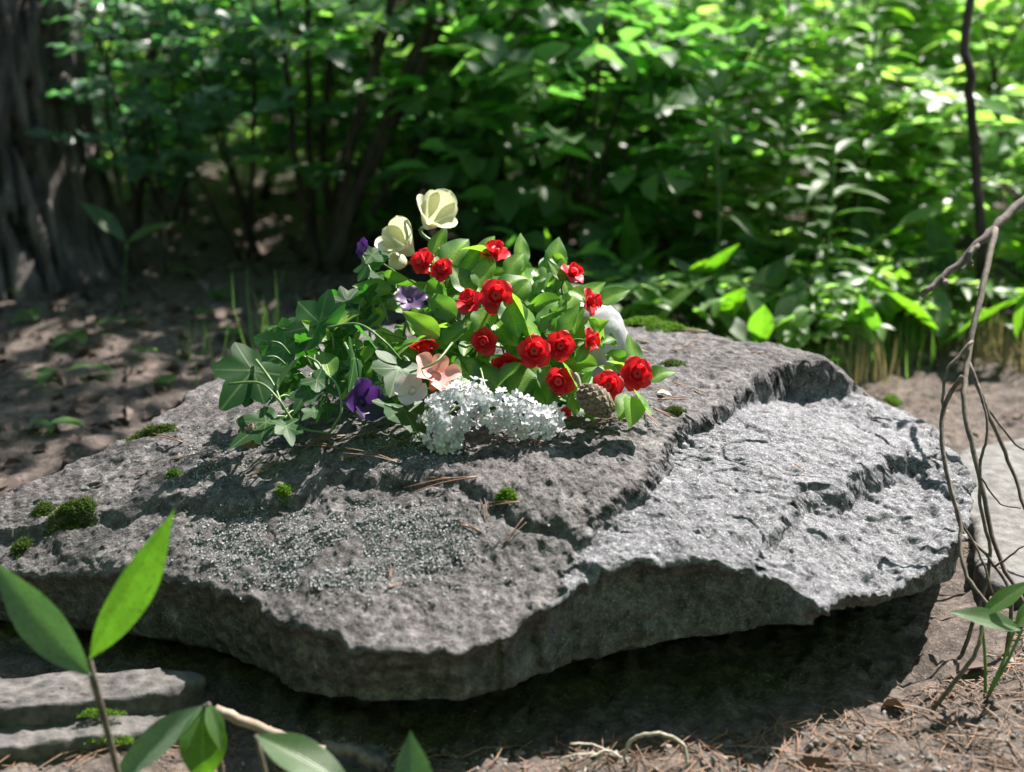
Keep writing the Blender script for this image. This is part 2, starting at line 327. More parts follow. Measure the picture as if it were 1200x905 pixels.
H_up = tps(r3[:13] + r3[22:] + [(992,440,.235), (560,520,.256), (300,565,.215), (420,640,.198), (200,600,.19), (640,600,.226), (520,690,.172), (650,480,.265), (750,490,.266), (850,430,.272), (400,540,.24),
    (100,595,.165), (840,472,.265), (790,502,.258), (700,600,.222), (930,420,.265), (500,620,.212), (330,640,.19), (440,700,.172)])
H_lo = tps(r3[10:16] + r3[20:25] + [(940,464,.208), (860,490,.231), (795,512,.237), (740,585,.217), (700,612,.204), (668,672,.181), (850,590,.21), (950,545,.207), (1050,525,.185), (900,520,.22), (1040,560,.183), (780,640,.195)])
H_br = tps(r3[15:21] + [(900,650,.180), (925,605,.192), (960,635,.168), (1040,615,.145), (1090,600,.145), (880,640,.185), (1000,650,.154)])
def pline(px): return np.array([U(*p)[:2] for p in px])
LEDGE = pline([(1130,520,.165), (1062,484,.18), (1022,462,.20), (1000,447,.225), (968,425,.257), (930,421,.265), (882,441,.266), (852,461,.266), (836,477,.265), (812,490,.26), (790,503,.257), (772,540,.245), (742,575,.232), (702,602,.22), (672,636,.20), (656,668,.182), (648,700,.17), (640,800,.10)])
BREAK = pline([(1230,520,.17), (1110,528,.175), (1046,540,.185), (985,556,.203), (950,575,.20), (925,592,.198), (905,618,.19), (890,650,.18), (905,690,.17), (915,800,.10)])
FISS = pline([(90,600,.165), (190,572,.205), (260,580,.21), (330,577,.215), (400,562,.23), (470,560,.235), (540,562,.236), (590,585,.231), (640,608,.224), (668,640,.20)])
def side(poly, x, y):
    best = np.full(x.shape, 1e9); sg = np.zeros(x.shape)
    for a, b in zip(poly[:-1], poly[1:]):
        e = b - a; t = np.clip(((x - a[0]) * e[0] + (y - a[1]) * e[1]) / (e @ e), 0, 1)
        dx = x - a[0] - t * e[0]; dy = y - a[1] - t * e[1]; d = np.hypot(dx, dy); cr = e[0] * dy - e[1] * dx
        mk = d < best; best = np.where(mk, d, best); sg = np.where(mk, np.sign(cr), sg)
    return best * sg
rimP = []; 
for a, b, c, zb, ins in RIM:
    p = U(a, b, c); rimP.append((p.x, p.y, c, zb, ins))
rs = spline(rimP + rimP[:1], 60)[:-1]
seg = np.linalg.norm(np.diff(np.vstack([rs, rs[:1]])[:, :2], axis=0), axis=1)
wgt = np.where(rs[:, 1] < 1.9, 1.0, 0.4); cum = np.r_[0, np.cumsum(seg * wgt)]
NT = 1500; tt = np.linspace(0, cum[-1], NT, endpoint=False); rs2 = np.vstack([rs, rs[:1]])
rim = np.stack([np.interp(tt, cum, rs2[:, k]) for k in range(5)], 1)
cen = np.array([0.02, 1.80])
nr = np.stack([rim[:, 0], rim[:, 1], 0 * rim[:, 0]], 1)
jit = fbm(nr * 9, 3, 21) * 0.010 + np.round(fbm(nr * 26, 2, 25) * 2.5) / 2.5 * 0.005 + fbm(nr * 90, 2, 27) * .0025
out = nr[:, :2] - cen; out /= np.linalg.norm(out, axis=1)[:, None]
rim[:, :2] += out * jit[:, None]
NTOP, NS, NB = 250, 46, 8
def topz(x, y):
    p = np.stack([x, y, 0 * x], 1)
    up = H_up(x, y); lo = H_lo(x, y); br = H_br(x, y)
    # the upper sheet: bumpy, weathered
    up = up + fbm(p * 7, 3, 31) * 0.006 + fbm(p * 40, 4, 35, 0.65) * 0.0028 - np.abs(fbm(p * 24, 4, 39, .6)) * 0.0036 - 0.0012 * sstep(.35, .7, fbm(p * 75, 2, 33))
    fs = side(FISS, x, y) + fbm(p * 14, 3, 41) * 0.012
    up = up - 0.012 * sstep(-0.004, 0.006, -fs) * (1 - sstep(0.06, 0.30, -fs)) - 0.006 * np.exp(-(fs / 0.006) ** 2)
    # the lower sheet: flaky, terraced along the grain
    q = np.stack([x * 5 + y * 2, y * 11 - x * 2, 0 * x], 1); t = fbm(q, 4, 43) * 4.0
    te = (np.floor(t) + sstep(0.86, 1.0, t - np.floor(t))) / 4.0
    lo = lo + te * 0.006 + fbm(p * 48, 4, 47, 0.65) * 0.0024 - np.abs(fbm(q * 2.1, 3, 49)) * .003 - 0.003 * sstep(.5, .8, fbm(q * 4.0, 3, 51))
    q2 = np.stack([x * 5 + y * 3, y * 7 - x * 3, 0 * x], 1); t2 = fbm(q2, 4, 53) * 2; te2 = np.floor(t2) + sstep(0.8, 1, t2 - np.floor(t2))
    br = br + te2 * 0.005 + fbm(p * 34, 4, 57, 0.65) * 0.004 - np.abs(fbm(p * 24, 4, 59, .6)) * .0035
    q3 = np.stack([x * 4 + y * 6, y * 9 - x * 7, 0 * x], 1); cr = np.exp(-(fbm(q3, 3, 90) / .028) ** 2) * sstep(-.15, .2, fbm(p * 5, 2, 94))
    lo = lo - .012 * cr; br = br - .006 * cr; up = up - .005 * np.exp(-(fbm(q3 * .8 + 31, 3, 97) / .03) ** 2) * sstep(.1, .4, fbm(p * 4, 2, 99))
    jb = fbm(p * 9, 3, 61) * 0.014
    b = sstep(-0.004, 0.010, side(BREAK, x, y) + jb)
    lo = lo * (1 - b) + np.minimum(br, lo) * b
    jl = fbm(p * 10, 3, 65) * 0.010 + np.round(fbm(p * 30, 2, 67) * 2.2) / 2.2 * 0.003
    l = sstep(-0.002, 0.009, side(LEDGE, x, y) + jl)
    return up * (1 - l) + np.minimum(lo, up) * l, l, b
rows = []; lay = []
for i in range(1, NTOP + 1):
    s = (i / NTOP) ** 0.85; x = cen[0] + (rim[:, 0] - cen[0]) * s; y = cen[1] + (rim[:, 1] - cen[1]) * s
    rows.append((x, y))
xs = np.concatenate([r[0] for r in rows]); ys = np.concatenate([r[1] for r in rows])
zs, lm, bm_ = topz(xs, ys)
ss = np.repeat((np.arange(1, NTOP + 1) / NTOP) ** 0.85, NT)
zs = zs - 0.004 * sstep(0.99, 1.0, ss) ** 2                                   # worn rim
Vt = np.stack([xs, ys, zs], 1); LT = lm
ed = 1 - sstep(.985, 1.0, ss)                                                  # break up steep faces with true 3-D roughness
ed = ed * np.clip(.22 + 4 * lm * (1 - lm) + 3.6 * bm_ * (1 - bm_) * (lm > .5), 0, 1)
Vt[:, 0] += fbm(Vt * (38, 38, 60), 4, 83, .6) * .0075 * ed; Vt[:, 1] += fbm(Vt * (38, 38, 60), 4, 87, .6) * .0075 * ed
zr = zs[-NT:]; Vs = []; Ls = []
for k in range(1, NS + 1):
    q = k / NS; zb = np.minimum(rim[:, 3], zr - 0.02)
    ins = rim[:, 4] * .6 * q ** 0.85 + 0.006 * sstep(0, .12, q) + 0.018 * sstep(0.9, 1.0, q)
    p = np.stack([rim[:, 0] - out[:, 0] * ins, rim[:, 1] - out[:, 1] * ins, zr + (zb - zr) * q], 1)
    f = p * np.array([9, 9, 16.0]); f2 = p * np.array([46, 46, 7.0])
    amp = np.sin(np.pi * min(1, q * 1.05)) ** 0.5 if q < 0.95 else 0.3
    dd = (fbm(f, 4, 71, 0.55) * 0.010 + np.abs(fbm(f2, 2, 75)) * -0.006 + fbm(p * 40, 3, 77) * 0.003) * amp
    p[:, :2] += out * dd[:, None]; Vs.append(p); Ls.append(lm[-NT:] * 0.55)
Vb = []; base = Vs[-1]
for k in range(1, NB + 1):
    q = k / NB; c3 = np.array([0.05, 1.9, -0.08])
    p = base * (1 - q) + c3 * q; p[:, 2] = base[:, 2] + (-0.07 - base[:, 2]) * sstep(0.3, 0.85, q)
    p[:, 2] += fbm(p * 12, 3, 81) * 0.012 * (1 - q); Vb.append(p)
z0, _, _ = topz(np.array([cen[0]]), np.array([cen[1]]))
V = np.vstack([Vt] + Vs + Vb); NRow = NTOP + NS + NB
L_ = np.concatenate([LT] + Ls + [np.zeros(NT * NB)])
idx = np.arange(NRow * NT).reshape(NRow, NT); j2 = np.roll(idx, -1, 1)
F = np.stack([idx[:-1].ravel(), idx[1:].ravel(), j2[1:].ravel(), j2[:-1].ravel()], 1)
# close the pole with thin quads (first ring is tiny)
slab_me = mesh('stone_slab', V, F, True, M['slab'])
at = slab_me.attributes.new('layer', 'FLOAT', 'POINT'); at.data.foreach_set('value', L_.astype(np.float32))
slab = thing('stone_slab', 'broad flat grey granite slab with a broken ledge, carrying the flowers', 'stone slab', (0, 1.85, 0))
put('slab_block', slab_me, slab)
# coarse copy for ray casting
sub = idx[::3, ::3]; sj = np.roll(sub, -1, 1)
Fc = np.stack([sub[:-1].ravel(), sub[1:].ravel(), sj[1:].ravel(), sj[:-1].ravel()], 1)
used = np.unique(Fc); remap = np.zeros(len(V), int); remap[used] = np.arange(len(used))
BV = BVHTree.FromPolygons([tuple(v) for v in V[used]], [tuple(f) for f in remap[Fc].tolist()])
def drop(x, y):
    h = BV.ray_cast(Vector((x, y, 2)), Vector((0, 0, -1)))
    return (h[0], h[1]) if h[0] else (Vector((x, y, float(gz(x, y)[0]))), Vector((0, 0, 1)))
def hit(px, py):                        # where the pixel's ray meets slab or ground
    d = ray(px, py).normalized(); h = BV.ray_cast(EYE, d)
    if h[0]: return h[0], (h[1] if h[1].z > 0 else -h[1])
    p = U(px, py, 0.0); p.z = float(gz(p.x, p.y)[0]); return p, Vector((0, 0, 1))
def gp(px, py):
    p = U(px, py, 0.0); p.z = float(gz(p.x, p.y)[0]); return p

# ------------------------------------------------------------------ bulk leaf meshes
def bulk(P, Dr, Nr, Ln, Wd, fold=0.18, droop=0.25, shape=((.3, .9), (.68, .72))):
    """leaves in one array: base points P, directions Dr, normals Nr, lengths, widths"""
    P = np.asarray(P, float); m = len(P); Dr = np.asarray(Dr, float); Dr = Dr / (np.linalg.norm(Dr, axis=1)[:, None] + 1e-9)
    X = np.cross(Dr, Nr); X /= np.linalg.norm(X, axis=1)[:, None] + 1e-9; Nn = np.cross(X, Dr)
    Ln = np.broadcast_to(Ln, m)[:, None]; Wd = np.broadcast_to(Wd, m)[:, None] * 0.5
    def pt(t, s, w): return P + Dr * (t * Ln) + X * (s * w * Wd) + Nn * (abs(s) * w * Wd * fold * 2 - droop * t * t * Ln)
    (t1, w1), (t2, w2) = shape
    V = np.stack([pt(0, 0, 0), pt(t1, -1, w1), pt(t1, 0, 0), pt(t1, 1, w1), pt(t2, -1, w2), pt(t2, 0, 0), pt(t2, 1, w2), pt(1, 0, 0)], 1).reshape(-1, 3)
    T = np.array([(0, 2, 1), (0, 3, 2), (1, 2, 5), (1, 5, 4), (2, 3, 6), (2, 6, 5), (4, 5, 7), (5, 6, 7)])
    F = (np.arange(m)[:, None, None] * 8 + T[None]).reshape(-1, 3)
    return V, F
def rvec(m, up=0.0, s=1.0):
    v = rng.normal(0, s, (m, 3)); v[:, 2] += up; return v / (np.linalg.norm(v, axis=1)[:, None] + 1e-9)

# lichen crust on the slab
def inpoly(x, y, P):
    c = False
    for (x0, y0), (x1, y1) in zip(P, P[1:] + P[:1]):
        if (y0 > y) != (y1 > y) and x < (x1 - x0) * (y - y0) / (y1 - y0) + x0: c = not c
    return c
lp = [(225, 648), (235, 615), (330, 594), (420, 588), (505, 598), (556, 618), (548, 648), (480, 676), (415, 690), (340, 688), (262, 676)]
LP, LN = [], []
tries = 0
while len(LP) < 11000 and tries < 42000:
    tries += 1
    if rnd.random() < 0.86:
        x, y = rnd.uniform(220, 560), rnd.uniform(585, 692)
        if not inpoly(x + rnd.gauss(0, 14), y + rnd.gauss(0, 7), lp): continue
    else: x, y = rnd.choice([(rnd.gauss(400, 110), rnd.gauss(640, 40)), (rnd.gauss(470, 30), rnd.gauss(530, 12)), (rnd.gauss(240, 30), rnd.gauss(540, 20))])
    h = BV.ray_cast(EYE, ray(x, y).normalized())
    if not h[0] or h[1].z < 0.4: continue
    LP.append(h[0]); LN.append(h[1])
LP = np.array(LP); kk = noise(LP * (38, 38, 0), 5) > -.5; LP = LP[kk]; LN = np.array(LN)[kk]
a = np.repeat(np.array(LP), 2, 0); nn = np.repeat(np.array(LN), 2, 0)
d = np.cross(nn, rvec(len(a))) + nn * rng.uniform(0.05, .7, (len(a), 1))
V, F = bulk(a - nn * 0.0008 + rng.normal(0, 0.0012, a.shape) * (1, 1, 0), d, rvec(len(a), 2.2), rng.uniform(.002, .0048, len(a)), rng.uniform(.0016, .0036, len(a)), 0.3, 0.3)
stuff(put('lichen', mesh('lichen', V, F, True, M['lichen']), slab))

# ------------------------------------------------------------------ moss clumps
def moss(px, py, w, h, mat, label, n=500, hgt=0.012, p=None):
    n = int(n * 2.6); hgt *= .8
    c, nm = hit(px, py) if p is None else (Vector(p), Vector((0, 0, 1)))
    s = pxm(c); rx, ry = w * s * 0.5, h * s
    t = rng.uniform(0, 2 * np.pi, n); r = np.sqrt(rng.uniform(0, 1, n)) * (1 + 0.25 * np.sin(t * 3 + px) + 0.15 * np.sin(t * 7))
    x = c.x + np.cos(t) * r * rx; y = c.y + np.sin(t) * r * ry; k = 1 - np.clip(r, 0, 1) ** 2
    P = np.array([(a, b, (lambda h: h[0].z if h[0] else c.z - .01)(BV.ray_cast(Vector((a, b, 2)), Vector((0, 0, -1))))) for a, b in zip(x, y)])
    if p is not None: P[:, 2] = c.z
    P[:, 2] += k * hgt * rng.uniform(0.0, 1.0, n) - 0.001
    d = rvec(n, 0.9); V, F = bulk(P, d, rvec(n), rng.uniform(.003, .0065, n) * (hgt / .012) ** .3, rng.uniform(.0009, .0019, n), 0.2, 0.3)
    e = tag(put('moss_clump', mesh('moss_clump', V - np.array(c), F, True, mat), None, Matrix.Translation(c)), label, 'moss'); return e
moss(85, 600, 58, 22, M['moss2'], 'dark olive moss cushion on the sloping flank of the slab', 1500, 0.016)
moss(50, 600, 24, 10, M['moss2'], 'small moss tuft beside the dark olive cushion', 350, 0.014)
moss(26, 645, 24, 12, M['moss2'], 'dull moss pad low on the flank below the olive cushion', 400, 0.016)
moss(333, 578, 17, 8, M['moss'], 'tiny bright moss tuft above the grey lichen patch', 260, 0.014)
moss(594, 582, 24, 8, M['moss'], 'bright green moss tuft below the white lilac', 320, 0.012)
moss(203, 556, 16, 6, M['moss'], 'tiny moss tuft on bare rock left of the ivy', 140, 0.008)
moss(792, 483, 20, 9, M['moss2'], 'dark moss dot near the ledge edge beside the pine cone', 260, 0.01)
moss(790, 428, 30, 10, M['moss2'], 'dark moss pad behind the rose leaf on the slab', 300, 0.01)
moss(766, 381, 96, 16, M['moss'], 'bright green moss strip along the far edge of the slab', 2600, 0.014)
moss(1046, 462, 26, 14, M['moss'], 'upright yellow-green moss clump on the far corner of the slab', 900, 0.03)
moss(180, 507, 60, 10, M['moss2'], 'thin moss band along the shaded edge of the slab', 900, 0.012)
moss(222, 452, 36, 14, M['moss2'], 'dark moss patch on the slab edge behind the ivy', 450, 0.012)

# ================================================================== STONES
def stone(name, label, pts, ztop, zbot, mat, seed, cat='stone', amp=0.007, group=None, res=90, up_amp=0.0045):
    c = np.mean(np.array(pts), 0); rp = spline([(x, y, 0) for x, y in pts] + [(pts[0][0], pts[0][1], 0)], 12)[:-1, :2]
    m = len(rp); nr_, rows_ = 26, []
    for i in range(nr_):
        s = max(0.02, i / (nr_ - 1)); xy = c + (rp - c) * s; rows_.append(np.c_[xy, np.full(m, ztop) - 0.006 * max(0, s - .93) / .07])
    for k in range(1, 11):
        q = k / 10; xy = c + (rp - c) * (1 - 0.03 * q); rows_.append(np.c_[xy, np.full(m, ztop - 0.006 + (zbot - ztop + 0.006) * q)])
    V = np.vstack(rows_); nz = fbm(V * 22, 4, seed, .6); dirs = V[:, :2] - c; dirs /= np.linalg.norm(dirs, axis=1)[:, None] + 1e-6
    V[:, 2] += nz * up_amp + fbm(V * 6, 2, seed + 3) * up_amp; V[:, :2] += dirs * (fbm(V * 30 * np.array([1, 1, .6]), 3, seed + 7) * amp)[:, None]
    K = nr_ + 10; idx = np.arange(K * m).reshape(K, m); j = np.roll(idx, -1, 1)
    F = np.stack([idx[:-1].ravel(), idx[1:].ravel(), j[1:].ravel(), j[:-1].ravel()], 1)
    o = put(name, mesh(name, V - np.array([c[0], c[1], zbot]), F, True, mat), None, Matrix.Translation((c[0], c[1], zbot)))
    return tag(o, label, cat, group)
def quad(px, ztop): return [tuple(U(a, b, ztop)[:2]) for a, b in px]
stone('step_stone', 'uppermost weathered flat stone tucked under the slab near the leaf stem', quad([(-90, 845), (-60, 832), (60, 826), (168, 812), (192, 806), (236, 790), (180, 782), (60, 786), (-90, 800)], .058), .058, -.03, M['stone'], 101)
stone('step_stone', 'middle weathered flat stone, mossy, below the uppermost one', quad([(-90, 886), (30, 874), (100, 866), (168, 858), (182, 846), (185, 826), (60, 832), (-90, 840)], .034), .034, -.03, M['stone'], 131)
stone('step_stone', 'lowest rough grey stone of the small stack', quad([(-90, 950), (40, 925), (110, 905), (170, 885), (160, 868), (60, 872), (-90, 880)], .012), .012, -.03, M['stone'], 151)
stone('flat_stone', 'pale grey flat stone lying in the sun behind the bare twigs', quad([(1090, 560), (1140, 610), (1150, 670), (1240, 690), (1330, 640), (1310, 540), (1230, 510), (1140, 520)], .035), .035, -.03, M['pstone'], 171, up_amp=0.003)
moss(115, 832, 50, 8, M['moss'], 'thin green moss on the front lip of the stacked stones', 260, 0.006, p=U(118, 836, .045))
moss(130, 868, 60, 10, M['moss'], 'yellowish moss line on the lowest stacked stone', 300, 0.006, p=U(130, 866, .030))
stone('half_buried_stone', 'small grey stone half buried at the foot of the slab', quad([(395, 905), (440, 890), (450, 872), (420, 866), (385, 874)], .02), .02, -.03, M['stone'], 191)

# ================================================================== GROUND LITTER
def clear_of_slab(x, y):
    return np.hypot((x - 0.0) / 0.70, (y - 1.8) / 0.40) > 1.0
def scatter(m, xr, yr):
    x = rng.uniform(*xr, m); y = rng.uniform(*yr, m); k = clear_of_slab(x, y); x, y = x[k], y[k]; return np.stack([x, y, gz(x, y)], 1)
P = np.vstack([scatter(4800, (0.05, 1.4), (1.25, 1.95)), scatter(600, (-.9, 0.1), (1.2, 1.5)), scatter(1500, (.3, 2.0), (2.1, 3.6)), scatter(2200, (-2.0, .5), (2.0, 4.6)), scatter(900, (-3, 3), (3.5, 7))])
a = rng.uniform(0, 2 * np.pi, len(P)); P[:, 2] += rng.uniform(0.001, 0.007, len(P)); nm = len(P)
d = np.stack([np.cos(a), np.sin(a), rng.normal(0, .07, nm)], 1); b = np.stack([-np.sin(a), np.cos(a), 0 * a], 1)
Ls_ = rng.uniform(.03, .062, nm)[:, None]; w = rng.uniform(.0005, .0009, nm)[:, None]; bend = rng.normal(0, .08, (nm, 1)); zz = np.array([0, 0, 1.0])
ring = []
for t in (0, .5, 1):
    c = P + d * Ls_ * (t - .5) + b * bend * Ls_ * (4 * t * (1 - t))
    for k in range(3):
        ring.append(c + w * (b * math.cos(k * 2.094) + zz * math.sin(k * 2.094)))
V = np.stack(ring, 1).reshape(-1, 3)
T = np.array([(r * 3 + k, r * 3 + (k + 1) % 3, r * 3 + 3 + (k + 1) % 3, r * 3 + 3 + k) for r in range(2) for k in range(3)])
stuff(put('pine_needle_litter', mesh('pine_needle_litter', V, (np.arange(nm)[:, None, None] * 9 + T[None]).reshape(-1, 4), True, M['needle'])))
bpy.data.objects['pine_needle_litter']['label'] = 'dry brown pine needles strewn over the soil'; bpy.data.objects['pine_needle_litter']['category'] = 'litter'
P = np.vstack([scatter(3200, (-2.6, .6), (2.0, 5.2)), scatter(350, (.4, 2.2), (2.3, 4.6)), scatter(24, (.1, 1.1), (1.3, 1.8))]); m = len(P); P[:, 2] += .004
d = rvec(m); d[:, 2] *= .25; V, F = bulk(P, d, rvec(m, 2.0), rng.uniform(.02, .055, m), rng.uniform(.014, .034, m), .35, rng.uniform(-.5, .5))
o = stuff(put('leaf_litter', mesh('leaf_litter', V, F, True, M['litter']))); o['label'] = 'brown fallen leaves covering the forest floor'; o['category'] = 'litter'
ico = np.array([(0, 0, 1), (.89, 0, .45), (.28, .85, .45), (-.72, .53, .45), (-.72, -.53, .45), (.28, -.85, .45), (.72, .53, -.45), (-.28, .85, -.45), (-.89, 0, -.45), (-.28, -.85, -.45), (.72, -.53, -.45), (0, 0, -1)])
icf = np.array([(0,1,2),(0,2,3),(0,3,4),(0,4,5),(0,5,1),(1,6,2),(2,7,3),(3,8,4),(4,9,5),(5,10,1),(6,7,2),(7,8,3),(8,9,4),(9,10,5),(10,6,1),(11,7,6),(11,8,7),(11,9,8),(11,10,9),(11,6,10)])
P = np.vstack([scatter(8500, (-.2, 1.3), (1.22, 1.95)), scatter(1200, (-1.6, 1.9), (2.1, 3.8)), scatter(500, (-1, .1), (1.2, 1.5))]); m = len(P)
sz = np.minimum(rng.exponential(.0016, m), .0055)[:, None, None] + .0012
V = (P[:, None] + ico[None] * sz * rng.uniform(.55, 1.3, (m, 12, 1)) * rng.uniform(.6, 1.2, (m, 1, 3))).reshape(-1, 3)
o = stuff(put('soil_crumbs', mesh('soil_crumbs', V, (np.arange(m)[:, None, None] * 12 + icf[None]).reshape(-1, 3), False, M['clod']))); o['label'] = 'loose crumbs of soil and grit on the ground'; o['category'] = 'soil'

# pine needle pairs on the slab, each its own thing
def needles(px, py, ang, ln):
    p, nm_ = hit(px, py); s = ln * pxm(p); a = math.radians(ang); mb = MB()
    for da in (-.07, .09):
        q = Vector((math.cos(a + da), math.sin(a + da), 0)); q = (q - nm_ * q.dot(nm_)).normalized(); sd_ = q.cross(nm_)
        pts = [nm_ * .0022, q * s * .5 + nm_ * .0045 + sd_ * s * .03, q * s + nm_ * .0022]
        mb.add(*tube_vf(pts, .0009, .0005, 4, 3))
    return tag(put('pine_needle_pair', mb.mesh('pine_needle_pair', M['needle']), None, Matrix.Translation(p)), 'pair of dry brown pine needles lying on the slab', 'pine needles', 'pine needles on the slab')
for a in [(395,520,20,60),(400,528,160,55),(405,512,200,40),(430,515,75,40),(440,530,10,60),(420,535,185,50),(355,530,30,45),(470,545,170,70),(200,540,5,60),(240,552,60,30),(215,520,150,50),
          (290,560,20,40),(590,640,50,45),(570,610,100,30),(565,625,140,40),(610,590,170,60),(452,690,40,35),(458,680,95,25),(745,400,5,60),(760,415,170,60),(785,412,25,50),(800,410,40,40),
          (760,470,250,40),(755,485,300,35),(765,480,330,40),(745,488,220,40),(755,478,200,30),(770,470,20,40),(790,450,320,45),(830,390,170,70),(720,480,190,40),(640,520,195,80),(690,500,12,50),(160,560,40,50),(880,415,20,60),(560,560,182,90),(500,560,3,80),(930,545,300,18)]:
    needles(*a)

# ================================================================== LEAF AND PETAL MESHES
def leafmesh(name, outline, mat, fold=0.25, curl=0.3, nu=9, nv=12, wave=0.0, twist=0.0, seed=0):
    """unit leaf along +Y, width from outline(v) (half width), cupped and curled"""
    V, UVs = [], []; r = random.Random(seed); ph = r.uniform(0, 6)
    for j in range(nv + 1):
        v = j / nv; w = max(0.002, outline(v))
        for i in range(nu):
            s = -1 + 2 * i / (nu - 1); x = s * w; z = fold * abs(s) ** 1.2 * w - curl * v * v * 0.5 + wave * math.sin(v * 11 + ph + s * 2) * abs(s) * w
            y = v - 0.15 * curl * v ** 3; a = twist * v; xx = x * math.cos(a) - z * math.sin(a) * .3; zz_ = z + x * math.sin(a)
            V.append((xx, y, zz_)); UVs.append((0.5 + s * 0.5, v))
    F = [(j * nu + i, j * nu + i + 1, (j + 1) * nu + i + 1, (j + 1) * nu + i) for j in range(nv) for i in range(nu - 1)]
    me = mesh(name, V, F, True, mat, UVs); return me
def ovate(w, k=1.0, tip=1.0): return lambda v: w * (math.sin(math.pi * v ** (0.75 * k)) ** 0.8) * (1 - 0.25 * v * tip) if 0 < v < 1 else 0
def lance(w): return lambda v: w * math.sin(math.pi * v ** 0.85) ** 1.1 if 0 < v < 1 else 0
def ivymesh(name, mat, seed):
    """five-lobed ivy leaf, base at the origin, tip at +Y"""
    r = random.Random(seed); lobes = [(0, 1.0), (52, .80), (-52, .80), (112, .68), (-112, .68)]
    cx, cy = 0, .30; n_ = 64; Rr = []
    for k in range(n_):
        a = -180 + 360 * k / n_; b = .30
        for la, lr in lobes: b = max(b, .30 + (lr * .74 - .30) * max(0, 1 - abs(((a - la + 180) % 360) - 180) / 40) ** 1.1)
        if abs(a) > 158: b = .30 - .12 * (abs(a) - 158) / 22
        Rr.append(b * r.uniform(.97, 1.03))
    V = [(cx, cy, 0.0)]; UVs = [(.5, .3)]; rings = 5; cu = r.uniform(.15, .5); fo = r.uniform(.1, .3); bx = r.uniform(-.3, .3)
    for q in range(1, rings + 1):
        for k in range(n_):
            a = math.radians(-180 + 360 * k / n_); rr = Rr[k] * q / rings; x = cx + math.sin(a) * rr; y = cy + math.cos(a) * rr
            z = fo * abs(x) ** 1.3 - cu * max(0, y) ** 2 * .5 + bx * x * y + .018 * math.sin(a * 5 + seed) * (q / rings) ** 2
            V.append((x, y, z)); dd = min(abs(math.sin(a - math.radians(la))) * rr if math.cos(a - math.radians(la)) > 0 else 9 for la, _ in lobes); UVs.append((.5 + dd * .75, .3))
    F = [(0, 1 + k, 1 + (k + 1) % n_) for k in range(n_)]
    for q in range(rings - 1):
        for k in range(n_):
            k2 = (k + 1) % n_; o = 1 + q * n_; F.append((o + k, o + n_ + k, o + n_ + k2, o + k2))
    return mesh(name, V, F, True, mat, UVs)
def petalmesh(name, w, cup, roll, mat, nu=7, nv=7, tip=0.0, notch=0.0):
    """petal along +Y, cupped upwards (+Z), rim rolled back"""
    V = []
    for j in range(nv + 1):
        v = math.sin(math.pi / 2 * j / nv); hw = w * (.25 + .75 * math.sin(math.pi / 2 * min(1, v / .6)) if v < .6 else math.sqrt(max(0.0, 1 - ((v - .6) / .403) ** 2))) * (1 - tip * v * .6)
        for i in range(nu):
            s = -1 + 2 * i / (nu - 1); y = v * (1 - .06 * s * s * v) - notch * (1 - abs(s)) * max(0, v - .8)
            z = cup * (v ** 1.6) * .8 + cup * .45 * s * s * hw / w * v - roll * max(0, v - .62) ** 2 * 3
            V.append((s * hw, y, z))
    F = [(j * nu + i, j * nu + i + 1, (j + 1) * nu + i + 1, (j + 1) * nu + i) for j in range(nv) for i in range(nu - 1)]
    return mesh(name, V, F, True, mat)
def budmesh(name, mat, lobes=5, swirl=1.6, n_=40, k_=14):
    V = []
    for j in range(k_ + 1):
        v = j / k_; th = v * math.pi * .93 + .05
        for i in range(n_):
            a = 2 * math.pi * i / n_; rr = math.sin(th) * (1 + .13 * math.sin(lobes * a + swirl * th * 2) * math.sin(th)); V.append((rr * math.cos(a), rr * math.sin(a), -math.cos(th) * .85 - (.22 if v > .9 else 0)))
    F = [(j * n_ + i, j * n_ + (i + 1) % n_, (j + 1) * n_ + (i + 1) % n_, (j + 1) * n_ + i) for j in range(k_) for i in range(n_)]
    return mesh(name, V, F, True, mat)

RL = [leafmesh('leaf', ovate(.27 + .03 * (k % 2)), M['rleaf'], .25 + .12 * (k % 3), (.1, .45, .7, -.25, .3)[k % 5], wave=.10, twist=(-.4, .2, .5, 0, -.2)[k % 5], seed=k) for k in range(5)]
IV = [ivymesh('leaf', M['ivy'], k) for k in range(6)]
LYG = leafmesh('leaf', lance(.16), M['sheenleaf'], .3, .25, 9, 16, .05, .2, 9)
LY = [leafmesh('leaf', lance(.145 + .015 * k), M['lily'], .35 - .05 * k, (.05, .3, .5, .8)[k], 9, 16, .05, (0, .3, -.3, .15)[k], k) for k in range(4)]
PET_O = petalmesh('petal', .52, .35, .55, M['red']); PET_I = petalmesh('petal', .55, .95, .35, M['red']); BUD = budmesh('rose_centre', M['red'])
CALYX = petalmesh('sepal', .22, .3, .2, M['gstem'], tip=1.0)

MY = [(200, 1.70), (245, 1.985), (300, 1.925), (350, 1.87), (400, 1.82), (450, 1.775), (500, 1.725), (530, 1.70), (560, 1.67)]
MY[0] = (200, 2.02)
def my(py, dy=0.0): return float(np.interp(py, [a for a, _ in MY], [b for _, b in MY])) + dy
def B(px, py, dy=0.0): return D(px, py, my(py, dy))

def leaf_at(parent, data, b, t, dyb=0.0, dyt=None, up=None, wid=1.0, name='leaf', k=1.0):
    p0 = B(*b, dyb); p1 = B(*t, dyb - 0.01 if dyt is None else dyt); d = p1 - p0
    u = Vector(up) if up else (Vector((rnd.uniform(-.5, .5), -0.75, 0.8)))
    return put(name, data, parent, frame(p0, d, u, (d.length * wid * k, d.length * k, d.length * k)))

